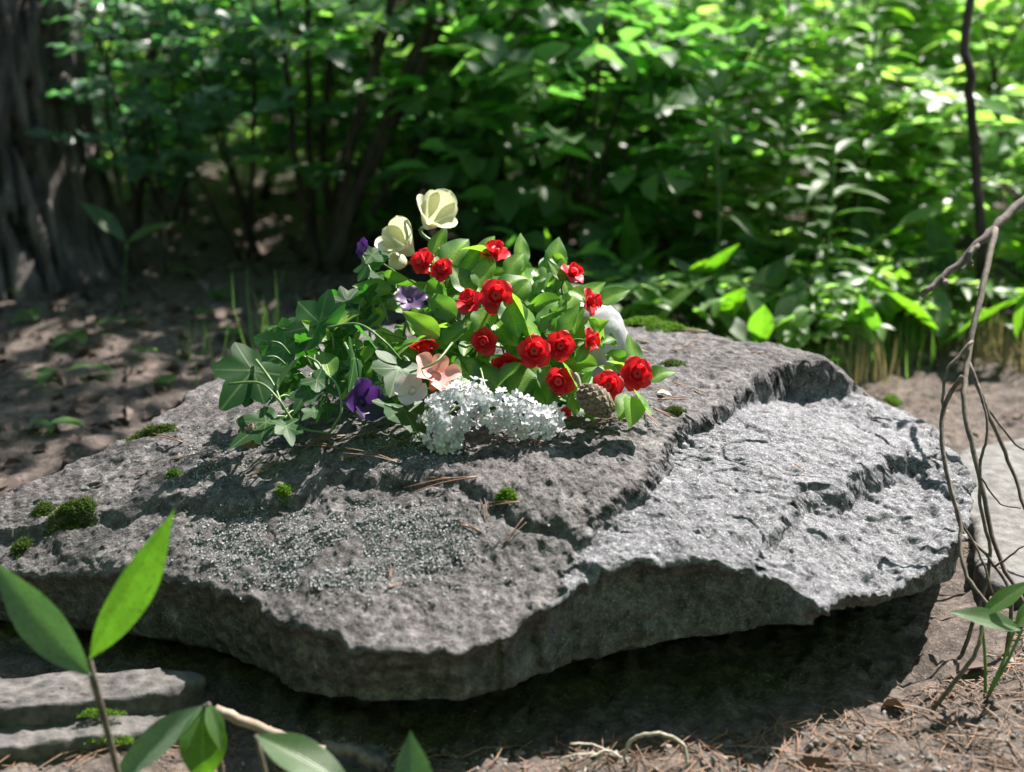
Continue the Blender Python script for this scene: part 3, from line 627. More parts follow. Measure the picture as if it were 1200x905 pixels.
def rose(parent, px, py, rpx, face, dy=0.0, origin=None):
    """one rose head: centre mesh with two whorls of petals; face = direction it looks"""
    c = B(px, py, dy); r = 1.08 * rpx * pxm(c); f = Vector(face).normalized()
    base = frame(c - f * r * .35, Vector((0.12, .2, 1)).cross(f) if abs(f.z) < .95 else (0, 1, 0), f)   # +Z = face
    rot = Matrix.Rotation(rnd.uniform(0, 6), 4, 'Z')
    h = put('rose', BUD, parent, base @ rot @ Matrix.Translation((0, 0, r * .33)) @ Matrix.Scale(r * .36, 4))
    for whorl, (k, dat, sz, zz_, tl) in enumerate(((5, PET_O, .98, 0.0, .05), (5, PET_I, .70, r * .10, .32))):
        for i in range(k):
            m4 = base @ rot @ Matrix.Rotation((i + .5 * whorl + rnd.uniform(-.08, .08)) * 2 * math.pi / k, 4, 'Z') @ Matrix.Translation((0, r * .05, zz_)) @ Matrix.Rotation(tl + rnd.uniform(-.1, .12), 4, 'X')
            put('petal', dat, h, m4 @ Matrix.Scale(r * sz * rnd.uniform(.93, 1.06), 4))
    for i in range(5):
        put('sepal', CALYX, h, base @ Matrix.Rotation(i * 1.2566 + .3, 4, 'Z') @ Matrix.Translation((0, 0, -r * .12)) @ Matrix.Rotation(-.1, 4, 'X') @ Matrix.Scale(r * .6, 4))
    if origin is not None:
        o = Vector(origin); e = c - f * r * .4; mid = (o + e) * .5 + Vector((rnd.uniform(-.02, .02), .01, .02))
        tube('stem', [o, mid, e - f * r * .9, e], .0022, .0016, M['gstem'], parent, 6, 5)
    return h
CAMD = (0, -.9, .35)
# ------------------------------------------------------------------ red rose sprays
def spray(label, base, roses, leaves):
    t = thing('rose_spray', label, 'artificial roses', base, 'sprays of red artificial roses on the slab')
    for a in roses: rose(t, *a[:4], dy=a[4] if len(a) > 4 else 0.0, origin=base)
    for i, l in enumerate(leaves):
        leaf_at(t, RL[i % 5], l[0], l[1], l[2] if len(l) > 2 else rnd.uniform(0, .03), None, l[3] if len(l) > 3 else None, rnd.uniform(.95, 1.3), k=1.2)
    return t
b1 = drop(-.06, 1.86)[0] + Vector((0, 0, .004)); b2 = drop(.06, 1.86)[0] + Vector((0, 0, .004)); b3 = drop(.135, 1.80)[0] + Vector((0, 0, .004))
UPR = (.55, .6, .9)
spray('large spray of red roses with variegated leaves under the cream magnolias', b1,
  [(493, 306, 16, (-.6, -.7, .4), -.02), (517, 315, 15, (-.35, -.7, .55), -.02), (580, 294, 18, (.1, -.35, .9)), (549, 351, 17, (-.3, -.6, .8), -.02), (581, 347, 20, CAMD, -.03),
   (498, 407, 17, (.1, -.5, -.6)), (567, 401, 16, (-.3, -.85, .1), -.01), (593, 431, 18, (.1, -.85, -.3), .01)],
  [((507, 303), (520, 270)), ((520, 312), (546, 279)), ((575, 300), (548, 283), 0, UPR), ((536, 325), (560, 297)), ((563, 338), (573, 301), 0), ((611, 311), (611, 278), .03), ((592, 322), (612, 297)), ((582, 340), (614, 318), -.01),
   ((556, 345), (530, 318), .01), ((600, 348), (632, 396), -.02, UPR), ((596, 352), (606, 388), -.02), ((575, 360), (560, 388), 0), ((520, 345), (545, 322)), ((515, 395), (480, 372), -.02), ((520, 405), (548, 375), 0), ((540, 400), (560, 372), .01),
   ((500, 395), (465, 408), -.02, UPR), ((525, 420), (545, 450), 0), ((555, 420), (535, 455), 0), ((610, 425), (584, 446), -.02, UPR), ((575, 375), (598, 400), 0), ((545, 315), (528, 340)), ((620, 330), (600, 352)), ((535, 372), (505, 350), .01), ((500, 330), (520, 352), .01), ((560, 430), (590, 460), .01), ((530, 385), (502, 380), 0, UPR)])
spray('spray of red roses leaning over the whitish stone, some turned sideways', b2,
  [(672, 319, 17, (.55, -.3, .75), .01), (694, 353, 17, (.85, -.45, .2), .01), (693, 399, 16, (.9, -.4, .1), -.01), (626, 412, 20, CAMD, -.03), (657, 405, 18, (.1, -.95, .2), -.02), (655, 447, 18, (-.2, -.9, .1), -.02)],
  [((648, 318), (655, 283), .02), ((640, 345), (652, 318), .02), ((668, 340), (690, 350), .01), ((662, 330), (645, 312), .01), ((702, 356), (733, 339), .02), ((655, 396), (674, 362), .0, UPR), ((634, 390), (652, 360), .01), ((640, 430), (642, 462), -.01), ((660, 425), (676, 462), -.01, UPR),
   ((690, 375), (699, 392), .01), ((676, 425), (690, 402), 0), ((620, 432), (600, 460), 0), ((632, 400), (612, 380), 0), ((660, 350), (640, 372), .02), ((680, 470), (694, 488), -.01), ((665, 465), (690, 440), .01), ((672, 345), (660, 372), .02), ((645, 455), (628, 480), 0), ((640, 380), (668, 392), .01), ((650, 300), (640, 330), .02)])
spray('short rose sprig with two red roses beside the pine cone', b3,
  [(712, 453, 19, CAMD, -.02), (746, 438, 20, (.15, -.9, .3), -.02), (663, 484, 7, CAMD, -.01)],
  [((746, 432), (738, 396), 0), ((736, 435), (716, 420), 0, UPR), ((758, 445), (787, 431), -.01), ((745, 458), (756, 484), -.03, UPR), ((735, 462), (728, 486), -.03), ((722, 436), (705, 430), 0), ((742, 465), (742, 492), -.04), ((728, 440), (742, 412), 0), ((715, 468), (700, 484), 0)])
# loose inner foliage of the bouquet: one more leafy spray without flowers
fol = thing('leaf_spray', 'dense green foliage spray filling the middle of the bouquet', 'artificial foliage', drop(.0, 1.88)[0] + Vector((0, 0, .004)))
poly = [(385, 370), (430, 325), (500, 320), (560, 290), (640, 300), (700, 350), (715, 400), (690, 470), (600, 460), (480, 480), (400, 470), (370, 420)]
cnt = 0
while cnt < 190:
    x, y = rnd.uniform(370, 715), rnd.uniform(290, 475)
    if not inpoly(x, y, poly): continue
    a = rnd.uniform(0, 6.28); l = rnd.uniform(28, 52); dy = rnd.uniform(.01, .08)
    leaf_at(fol, RL[cnt % 5], (x, y), (x + l * math.cos(a), y + l * .8 * math.sin(a)), dy, dy + rnd.uniform(-.03, .02)); cnt += 1
for k in range(26):
    x, y = rnd.uniform(440, 690), rnd.uniform(300, 440); p0 = WM[fol].translation; p1 = B(x, y, rnd.uniform(.0, .06))
    tube('stem', [p0, p0.lerp(p1, .55) + Vector((rnd.uniform(-.03, .03), rnd.uniform(-.02, .02), .02)), p1], .0017, .0011, M['gstem' if k % 3 else 'vine'], fol, 5, 5)

# ------------------------------------------------------------------ ivy
def ivy(label, base, leaves, stems):
    t = thing('ivy_spray', label, 'artificial ivy', base, 'ivy sprays on the slab')
    for i, l in enumerate(leaves):
        leaf_at(t, IV[(i * 2 + int(l[0][0])) % 6], l[0], l[1], l[2], l[2] + l[3], l[4] if len(l) > 4 else None, l[5] if len(l) > 5 else 1.0, k=.78)
        p = B(*l[0], l[2]); q = p + (Vector(base) - p) * .28 + Vector((0, 0, .006)); tube('stalk', [p, p.lerp(q, .5) + Vector((0, 0, .006)), q], .0011, .0015, M['vine'], t, 5, 4)
    for s in stems: tube('stem', [B(a, b, c) for a, b, c in s], .0019, .0014, M['vine'], t, 6, 6)
    return t
bi = drop(-.23, 1.83)[0] + Vector((0, 0, .004))
ivy('ivy spray with big grey-green lobed leaves drooping over the slab', bi,
  [((388, 390), (330, 338), .0, .01, (-.4, -.75, .6), 1.1), ((400, 362), (428, 326), .02, .0, (-.1, -.9, .5), 1.0), ((352, 418), (276, 378), .02, .04, (.1, -.8, .6), .8), ((312, 418), (246, 486), .0, -.03, (-.2, -.95, .2), 1.0),
   ((322, 470), (340, 404), -.02, .03, (-.9, -.4, .2), .55), ((372, 448), (332, 486), -.02, -.02, (0, -.3, .9), .8), ((362, 440), (402, 462), -.02, -.02, (0, -.5, .8), .8), ((330, 486), (252, 522), -.02, -.03, (-.2, -.4, .9), .75), ((332, 492), (346, 522), -.03, -.03, None, .8),
   ((375, 478), (348, 492), -.03, -.02, UPR, .8), ((415, 405), (418, 468), -.03, -.05, (.8, -.6, .2), .5), ((395, 420), (362, 458), .02, .0, None, 1.0), ((420, 388), (458, 414), -.01, -.03, UPR, .7), ((350, 380), (300, 372), .03, .05, (0, -.4, .9), .7), ((410, 430), (388, 470), .02, .0, None, .9), ((345, 440), (300, 470), .02, .01, (.3, -.8, .4), .9), ((370, 405), (340, 440), .03, .02, (.2, -.9, .3), 1.0), ((405, 400), (380, 436), .03, .01, (-.2, -.9, .3), 1.0), ((420, 430), (440, 466), .03, .02, (.3, -.9, .2), .9), ((330, 430), (360, 470), .03, .02, (0, -.9, .4), .9), ((390, 470), (360, 500), .02, .01, (0, -.7, .7), .9), ((400, 345), (372, 372), .03, .03, (.3, -.8, .5), .8), ((440, 400), (428, 440), .03, .02, (.1, -.9, .3), .9)] + [((x_, y_), (x_ + rnd.uniform(-38, 38), y_ + rnd.uniform(-30, 38)), rnd.uniform(.0, .05), rnd.uniform(-.03, .02), (rnd.uniform(-.5, .5), -.8, rnd.uniform(.1, .8)), rnd.uniform(.7, 1.0)) for x_, y_ in [(290, 440), (318, 400), (345, 400), (370, 380), (300, 470), (350, 470), (385, 440), (410, 460), (330, 450), (400, 400), (425, 350), (440, 440), (375, 430), (310, 500)]],
  [[(268, 450, -.03), (304, 449, -.045), (326, 468, -.045), (350, 500, -.02), (386, 508, -.015)], [(386, 508, -.015), (400, 482, -.04), (395, 452, -.04), (382, 438, -.02)], [(300, 422, -.01), (320, 450, -.03), (332, 480, -.03)], [(360, 418, 0), (376, 430, -.01), (384, 470, .0)]])
bj = drop(-.12, 1.80)[0] + Vector((0, 0, .004))
ivy('darker ivy spray hanging between the violet flower and the lilac', bj,
  [((470, 420), (458, 466), -.02, -.04, (.2, -.8, .4), 1.1), ((462, 468), (506, 515), -.02, -.035, (.5, -.5, .7), 1.1), ((425, 300), (470, 296), .02, .0, (-.2, -.6, .8), .9), ((440, 320), (418, 282), .03, .02, (-.3, -.7, .5), 1.0), ((440, 345), (462, 310), .02, .01, None, 1.0), ((430, 385), (400, 352), .03, .02, None, 1.0), ((455, 440), (430, 478), .02, .0, None, 1.0), ((500, 455), (468, 440), .02, .0, None, 1.0)],
  [[(384, 384, -.01), (420, 380, -.04), (450, 400, -.05), (470, 422, -.03)], [(404, 402, -.03), (414, 425, -.04), (414, 440, -.03)], [(430, 455, -.02), (455, 450, -.03), (480, 480, -.02)], [(530, 402, -.04), (510, 425, -.06), (480, 437, -.05)], [(600, 470, -.02), (572, 458, -.04), (563, 432, -.03)]])

# ------------------------------------------------------------------ cream magnolias
def eggpetal(open_, tip, seed):
    """petal wrapped round a cup: unit height, axis +Z, facing +Y"""
    V, nu, nv = [], 13, 16; r = random.Random(seed); ph = r.uniform(0, 6)
    for j in range(nv + 1):
        v = math.sin(math.pi / 2 * j / nv); rho = .50 * math.sin(math.pi * (.06 + (.66 - open_) * v)) + open_ * .9 * v * v; wd = .95 * (.35 + .65 * math.sin(math.pi / 2 * min(1, v / .55)) if v < .55 else math.sqrt(max(0.0, 1 - ((v - .55) / .4515) ** 2)))
        for i in range(nu):
            q = -1 + 2 * i / (nu - 1); f = q * wd; rr_ = rho * (1 + .05 * math.sin(f * 3 + ph)) + .02 * math.sin(v * 5 + ph); V.append((rr_ * math.sin(f), rr_ * math.cos(f), v * 1.2 - .05 * q * q * v - tip * max(0, v - .7) ** 2))
    return mesh('petal', V, [(j * nu + i, j * nu + i + 1, (j + 1) * nu + i + 1, (j + 1) * nu + i) for j in range(nv) for i in range(nu - 1)], True, M['cream'])
def magnolia(parent, px, py, r_px, face, openness, dy):
    c = B(px, py, dy); r = r_px * pxm(c); f = Vector(face).normalized(); base = frame(c - f * r * .6, f.orthogonal(), f)
    h = put('bloom', budmesh('bloom_heart', M['cream'], 3, .8, 24, 10), parent, base @ Matrix.Translation((0, 0, r * .2)) @ Matrix.Scale(r * .17, 4))
    for i in range(6):
        inner = i % 2; dat = eggpetal(openness * (.28 if inner else .75), .2 if inner else .6, i)
        put('petal', dat, h, base @ Matrix.Rotation(i * math.pi / 3 + .35, 4, 'Z') @ Matrix.Scale(r * (1.25 if inner else 1.32), 4) @ Matrix.Diagonal((.92, .92, 1, 1)))
    return h, c - f * r * .6
mg = thing('magnolia_stem', 'cream magnolia stem with two open blooms and a bud, topmost in the bouquet', 'artificial magnolia', drop(-.08, 1.90)[0] + Vector((0, 0, .004)))
for (px, py, r, f, o, dy) in ((506, 256, 31, (.35, -.60, .6), .58, 0), (474, 288, 29, (-.45, -.55, .6), .42, -.005), (470, 307, 16, (-.5, -.6, .25), .05, -.02)):
    h, e = magnolia(mg, px, py, r, f, o, dy); b0 = WM[mg].translation
    tube('stem', [b0, b0.lerp(e, .6) + Vector((.03, .02, .02)), e - Vector(f).normalized() * .02, e], .003, .0024, M['vine'], mg, 7, 6)

# ------------------------------------------------------------------ violet, mauve and peach flowers
def trumpet(name, label, cat, px, py, r_px, face, mat, n_, dy, cup=.5, w=.5, tube_len=1.0):
    c = B(px, py, dy); r = r_px * pxm(c); f = Vector(face).normalized(); base = frame(c, f.orthogonal(), f); dat = petalmesh('petal', w, cup, .5, mat, 7, 8, .1, .1)
    g = drop(c.x, min(c.y + .03, 2.2))[0]; t = thing(name, label, cat, g + Vector((0, 0, .003)))
    V, F = tube_vf([c - f * r * tube_len, c - f * r * .4, c + f * r * .05], r * .14, r * .30, 10, 4); o = WM[t].translation
    put('flower_tube', mesh('flower_tube', [Vector(v) - o for v in V], F, True, mat), t, Matrix.Translation(o))
    for i in range(n_):
        put('petal', dat, t, base @ Matrix.Rotation(i * 2 * math.pi / n_ + .4, 4, 'Z') @ Matrix.Translation((0, r * .08, 0)) @ Matrix.Rotation(.15 + rnd.uniform(-.15, .2), 4, 'X') @ Matrix.Scale(r * rnd.uniform(.9, 1.1), 4))
    e = c - f * r * tube_len; tube('stem', [e, e.lerp(o, .5) + Vector((-.01, .01, .01)), o], .0018, .0022, M['gstem'], t, 6, 4); return t
trumpet('violet_flower', 'deep violet trumpet flower lying low among the ivy leaves', 'artificial flower', 424, 472, 26, (.55, -.6, .25), M['purple'], 5, -.04)
trumpet('violet_flower', 'dark violet flower head behind the ivy, beside the cream magnolia', 'artificial flower', 430, 292, 15, (-.8, -.4, .3), M['purple'], 5, .03)
trumpet('mauve_flower', 'mauve and white flower below the cream magnolia bud', 'artificial flower', 480, 352, 20, (.1, -.6, .7), M['mauve'], 6, -.02, .35, .38)
trumpet('peach_flower', 'peach pink flower resting above the white lilac', 'artificial flower', 510, 440, 27, (.15, -.55, .75), M['peach'], 5, -.04, .5, .42)
trumpet('pale_pink_flower', 'pale pink glossy flower tucked beside the peach one', 'artificial flower', 483, 458, 20, (-.2, -.7, .5), plain('pale_pink_petal', (.55, .42, .42), (.68, .60, .62), 40, .3, .1, .001, .5, (.6, .5, .5), .3), 4, -.04, .5, .6)

# ------------------------------------------------------------------ white lilac
PT = petalmesh('p', .37, .22, .25, None, 5, 5, .05)
fm = MB()
for i in range(4):
    m4 = Matrix.Rotation(i * math.pi / 2, 4, 'Z') @ Matrix.Translation((0, .06, .5)) @ Matrix.Rotation(.25, 4, 'X')
    fm.add([m4 @ (v.co * 0.95) for v in PT.vertices], [tuple(p.vertices) for p in PT.polygons])
fm.add(*tube_vf([(0, 0, -.5), (0, 0, .15), (0, 0, .52)], .09, .16, 6, 2)); FLO = fm.mesh('floret', M['lilac'])
def lilac(label, path, rad_px, n_):
    pts = spline([B(a, b, c) for a, b, c in path], 8); b0 = Vector(pts[0]); g = drop(b0.x, b0.y)[0]
    t = thing('lilac_sprig', label, 'artificial lilac', g, 'white lilac sprigs on the slab'); tube('stem', [tuple(p) for p in pts[::4]], .002, .0015, M['vine'], t, 6, 4)
    for k in range(n_):
        u = (k + .5) / n_; q = u * (len(pts) - 1); i = int(q); p = Vector(pts[i]).lerp(Vector(pts[min(i + 1, len(pts) - 1)]), q - i)
        tg = (Vector(pts[min(i + 1, len(pts) - 1)]) - Vector(pts[max(i - 1, 0)])).normalized()
        v = Vector((rnd.gauss(0, 1), rnd.gauss(-.35, 1), rnd.gauss(.35, 1))); v = (v - tg * v.dot(tg) * .6).normalized(); rr = rad_px * pxm(p) * (.55 + .5 * rnd.random()) * (1.0 - .45 * max(0, u - .6) / .4)
        c = p + v * rr; gz_ = drop(c.x, c.y)[0].z + .006
        if c.z < gz_: c.z = gz_
        f = (v + Vector((rnd.gauss(0, .35), rnd.gauss(-.2, .35), rnd.gauss(.1, .35)))).normalized(); sz = rnd.uniform(5.8, 8.0) * pxm(p)
        put('floret', FLO, t, frame(c, f.orthogonal(), f, sz) @ Matrix.Rotation(rnd.uniform(0, 6), 4, 'Z'))
    return t
lilac('white lilac sprig drooping down to the slab in a dense clump', [(562, 476, -.03), (543, 474, -.04), (525, 486, -.045), (519, 508, -.03), (524, 534, -.01)], 26, 250)
lilac('white lilac sprig stretched sideways towards the pine cone', [(566, 488, -.03), (586, 480, -.035), (606, 490, -.03), (628, 497, -.02), (655, 490, -.02)], 24, 200)

# ------------------------------------------------------------------ cones and whitish stone
def cone(label, a, b, dya, dyb, r_px, stalk=None):
    p0, p1 = B(*a, dya), B(*b, dyb)
    g = drop(p1.x, p1.y)[0]; r = r_px * pxm(p1)
    for p in (p0, p1): p.z = max(p.z, drop(p.x, p.y)[0].z + r * .85)
    ax = p1 - p0; ln = ax.length; base = frame(p0, ax, (0, 0, 1)); mb = MB(); n_ = 92
    core, cf = [], []
    for j in range(9):
        v = j / 8; rr = r * .72 * math.sin(math.pi * (.1 + .82 * v)) ** .8
        for i in range(12): core.append((rr * math.cos(i * math.pi / 6), v * ln, rr * math.sin(i * math.pi / 6)))
    cf = [(j * 12 + i, j * 12 + (i + 1) % 12, (j + 1) * 12 + (i + 1) % 12, (j + 1) * 12 + i) for j in range(8) for i in range(12)]; cf += [tuple(range(12)), tuple(range(96, 108))]
    mb.add(core, cf)
    for k in range(n_):
        v = (k + .5) / n_; th = k * 2.39996; rr = r * math.sin(math.pi * (.08 + .84 * v)) ** .75; w = r * .30 * (.6 + .5 * math.sin(math.pi * v))
        rad = Vector((math.cos(th), 0, math.sin(th))); tan = Vector((-math.sin(th), 0, math.cos(th))); ay = Vector((0, 1, 0)); c = rad * rr * .86 + ay * v * ln
        pts = [c - tan * w, c - ay * w * .9, c + tan * w, c + ay * w * .9]; tipp = c + rad * r * .20 - ay * w * .25; bk = [q - rad * r * .2 for q in pts]
        mb.add([*pts, tipp, *bk], [(0, 1, 4), (1, 2, 4), (2, 3, 4), (3, 0, 4), (0, 5, 6, 1), (1, 6, 7, 2), (2, 7, 8, 3), (3, 8, 5, 0)])
    t = thing('pine_cone', label, 'pine cone', p1 - Vector((0, 0, r)))
    put('scales', mb.mesh('scales', M['cone'], False), t, base)
    if stalk: tube('stalk', [B(*stalk, dya), p0.lerp(B(*stalk, dya), .5) + Vector((0, 0, .005)), p0], .0022, .003, M['wood'], t, 6, 4)
    return t
cone('closed brown pine cone beside the two red roses', (680, 456), (716, 484), -.05, -.035, 18, (674, 438))
cone('dark rounded pine cone half hidden under the ivy leaf', (288, 500), (302, 520), -.01, -.01, 17)
# rounded whitish stone
V, F = [], []; nn_, mm_ = 48, 24; cpos = D(672, 432, 1.93); r = 68 * pxm(cpos)
for j in range(mm_ + 1):
    for i in range(nn_):
        th = math.pi * j / mm_; a = 2 * math.pi * i / nn_; V.append((math.sin(th) * math.cos(a), math.sin(th) * math.sin(a) * .8, math.cos(th)))
V = np.array(V); V = V * (1 + fbm(V * 1.6, 3, 5) * .09 + fbm(V * 7, 3, 8) * .02)[:, None] * np.array([r * .92, r * .75, r * .92])
F = np.array([(j * nn_ + i, (j + 1) * nn_ + i, (j + 1) * nn_ + (i + 1) % nn_, j * nn_ + (i + 1) % nn_) for j in range(mm_) for i in range(nn_)])
zb = drop(cpos.x, cpos.y)[0].z
tag(put('whitish_stone', mesh('whitish_stone', V, F, True, M['white']), None, Matrix.Translation((cpos.x, cpos.y, zb + r * .45))), 'smooth whitish rounded lump half hidden behind the red roses', 'stone')
# dry leaf flake and small bits on the slab
for a, l in (((770, 462), 'pale dry leaf scrap beside the short rose sprig'), ((1035, 470), 'orange fallen leaf on the far corner of the slab')):
    p, nm_ = hit(*a); put_ = put('dry_leaf', RL[1].copy(), None, frame(p + nm_ * .003, (1, -.4, .1), nm_, .022)); put_.data.materials[0] = plain('dry_leaf', (.4, .26, .16), (.62, .5, .4), 40, .7); tag(put_, l, 'leaf')

# ================================================================== FOREGROUND PLANTS
def lily(label, base, leaves, stalk_top=None, group=None, cat='plant', name='lily_plant', stem_r=.003):
    """leaves: (base point, tip point, mesh index, normal hint, width factor)"""
    t = thing(name, label, cat, base, group)
    for (p0, p1, k, up, w) in leaves:
        d = Vector(p1) - Vector(p0); put('leaf', LYG if k == 9 else LY[k], t, frame(p0, d, up, (d.length * w, d.length, d.length)))
        b = Vector(base); q = Vector(p0)
        if (q - b).length > .015: tube('stem', [b, b.lerp(q, .5) + Vector((.002, 0, 0)), q], stem_r, stem_r * .8, M['twig' if name == 'lily_plant' and stem_r > .0029 else 'gstem'], t, 6, 4)
    return t
def gbase(px, y):                         # ground point under a pixel column at distance y
    x = D(px, 452, y).x; return Vector((x, y, float(gz(x, y)[0])))
y0 = 1.22
lily('two-leaved lily plant standing in front of the stacked stones', gbase(106, y0), [(D(106, 792, y0), D(-22, 655, y0 + .02), 9, (-.3, -.9, .6), .95), (D(105, 772, y0), D(207, 598, y0 + .03), 0, (.75, -.75, .25), .9)])
y0 = 1.27
lily('wilting lily plant with drooping torn leaves at the foot of the stones', gbase(232, y0), [(D(240, 826, y0), D(112, 925, y0 - .05), 9, (0, -.5, .9), .8), (D(238, 828, y0), D(238, 925, y0 - .06), 3, (.2, -.9, .3), 1.5), (D(244, 824, y0), D(262, 880, y0 - .03), 1, (.5, -.8, .3), 1.2)])
y0 = 1.2
lily('low lily leaf spreading over the dry stick', gbase(300, 1.18), [(D(300, 862, y0), D(430, 925, y0 - .04), 1, (-.1, -.4, .9), 1.1)])
lily('single upright lily leaf in front of the slab shadow', gbase(480, 1.15), [(D(488, 960, 1.15), D(480, 856, 1.17), 9, (.1, -.9, .2), 1.4)])
y0 = 1.5
lily('green sprig with three glossy leaves under the bare twigs', gbase(1195, y0), [(D(1198, 738, y0), D(1112, 715, y0 - .02), 0, (.1, -.45, .9), 1.0), (D(1150, 722, y0), D(1212, 678, y0 + .02), 0, (-.3, -.6, .8), 1.0), (D(1190, 735, y0), D(1220, 700, y0 + .02), 2, (.3, -.7, .7), 1.3)], stem_r=.0022, name='leafy_sprig')

# ================================================================== TWIGS, STICKS, BRANCHES
def branch(name, label, cat, paths, r0, r1, mat, group=None, parts=None):
    b = Vector(paths[0][0]); t = thing(name, label, cat, b, group)
    for i, p in enumerate(paths): tube('stem' if i == 0 else 'side_twig', p, r0 if i == 0 else r0 * .55, r1 if i == 0 else r1 * .6, mat, t, 7 if r0 > .004 else 5, 6, wob=r0 * .18)
    return t
yb = 2.12
branch('dead_branch', 'grey dead branch slanting down over the far end of the slab', 'branch',
   [[D(1290, 168, 2.30), D(1200, 236, 2.22), D(1160, 272, 2.16), D(1120, 312, 2.13), D(1080, 346, 2.10)], [D(1148, 283, 2.15), D(1136, 300, 2.12), D(1140, 312, 2.12)], [D(1105, 325, 2.12), D(1110, 335, 2.1)]], .0078, .005, M['dead'])
branch('bare_twig', 'bare forked twig hanging from the dead branch past the slab end', 'twig', [[D(1166, 268, 2.14), D(1152, 335, 2.04), D(1134, 420, 1.95), D(1131, 482, 1.88), D(1147, 555, 1.82), D(1168, 645, 1.76), D(1205, 715, 1.70)], [D(1140, 400, 1.96), D(1108, 440, 1.93), D(1104, 500, 1.90)]], .0052, .003, M['twig'])
branch('bare_twig', 'thin bare twig hugging the right end of the slab', 'twig', [[D(1128, 440, 1.70), D(1106, 478, 1.70), D(1106, 540, 1.66), D(1124, 610, 1.62), D(1128, 662, 1.58), D(1152, 702, 1.55), D(1195, 742, 1.52)], [D(1120, 600, 1.63), D(1150, 655, 1.6), D(1165, 700, 1.58)]], .0034, .0022, M['twig'])
branch('bare_twig', 'wiry dark twig crossing the other twigs at the slab end', 'twig', [[gbase(1160, 1.62), D(1160, 660, 1.66), D(1148, 590, 1.68), D(1150, 540, 1.70), D(1158, 500, 1.72), D(1146, 450, 1.75)], [D(1150, 560, 1.69), D(1172, 590, 1.68), D(1196, 596, 1.66)]], .0028, .0016, M['twig'])
branch('bare_twig', 'dark twig arching out beside the flat pale stone', 'twig', [[gbase(1215, 1.60), D(1185, 700, 1.62), D(1160, 655, 1.66), D(1128, 622, 1.70), D(1118, 590, 1.72)], [D(1165, 665, 1.64), D(1200, 640, 1.62)]], .003, .0018, M['twig'])
branch('bare_twig', 'longer bare twig leaning out past the pale stone', 'twig', [[D(1135, 425, 1.98), D(1165, 500, 1.92), D(1190, 560, 1.88), D(1215, 640, 1.80)], [D(1150, 470, 1.95), D(1190, 520, 1.92), D(1215, 535, 1.9)]], .0038, .0024, M['twig'])
branch('bare_twig', 'short upright stub below the leafy sprig', 'twig', [[gbase(1130, 1.47), D(1140, 770, 1.48), D(1152, 730, 1.50), D(1162, 700, 1.52)]], .003, .002, M['twig'])
branch('dry_twig', 'curled pale dry twig with needle-like rays on the ground', 'twig', [[gp(735, 902) + Vector((0, 0, .004)), D(732, 885, 1.36), D(742, 866, 1.36), D(772, 860, 1.35), D(800, 872, 1.35), D(806, 898, 1.34)],
   [D(735, 892, 1.35), D(712, 880, 1.35), D(690, 888, 1.34)], [D(712, 880, 1.35), D(690, 872, 1.355), D(668, 872, 1.35)], [D(705, 884, 1.35), D(680, 884, 1.34), D(655, 890, 1.34)], [D(710, 884, 1.35), D(690, 896, 1.34), D(684, 905, 1.33)]], .0026, .0018, M['pale'])
branch('dry_stick', 'brown dry stick lying under the front of the slab', 'stick', [[D(252, 832, 1.33), D(310, 856, 1.32), D(380, 880, 1.31)], [D(310, 856, 1.32), D(330, 858, 1.33)]], .006, .005, M['wood'])
branch('dry_stick', 'grey broken stick end poking out beside the upright lily leaf', 'stick', [[D(380, 876, 1.34), D(420, 884, 1.33), D(450, 900, 1.32)]], .008, .006, M['dead'])

# grass tufts
def blades(P, ln, wd, lean=.8, droop=.5):
    m = len(P); d = rvec(m, 0); d[:, 2] = 0; d /= np.linalg.norm(d, axis=1)[:, None] + 1e-9
    dr = d * rng.uniform(.05, lean, (m, 1)); dr[:, 2] = 1; nrm = -d.copy(); nrm[:, 2] = .2
    return bulk(P, dr, -nrm, ln * rng.uniform(.55, 1.1, m), wd, .2, droop * .8, ((.3, 1.), (.7, .7)))
def tuft(label, c, rad, n_, ln, mat=None, group=None, wd=.005):
    ln *= rnd.uniform(.7, 1.15)
    P = np.array(c) + np.c_[rng.normal(0, rad, (n_, 2)), np.zeros(n_)]; P[:, 2] = gz(P[:, 0], P[:, 1]) - .004
    V, F = blades(P, ln, rng.uniform(.6, 1.2, n_) * wd)
    o = put('grass_tuft', mesh('grass_tuft', V - np.array(c), F, True, mat or M['grass']), None, Matrix.Translation(Vector(c))); return tag(o, label, 'grass', group)
tuft('tall loose grass tuft growing behind the ivy leaves', gbase(330, 2.75), .05, 20, .30, wd=.006)
tuft('short grass tuft behind the slab, left of the tall one', gbase(285, 2.62), .04, 12, .16)
tuft('small grass tuft among the leaf litter by the pine trunk', gbase(235, 2.9), .03, 8, .14)
gl = 'pale dry and green grass tuft behind the slab'
for (px, y) in ((815, 2.5), (865, 2.7), (935, 2.6), (985, 2.9), (1010, 2.85), (1045, 2.95), (1090, 3.1), (1150, 3.0), (1190, 2.9), (770, 2.6), (730, 2.7)):
    dry = rnd.random() < .6; tuft(('straw-coloured' if dry else 'green') + ' grass tuft behind the slab', gbase(px, y), .035, 60, .12, M['straw' if dry else 'grass'], 'grass tufts behind the slab', .0035)

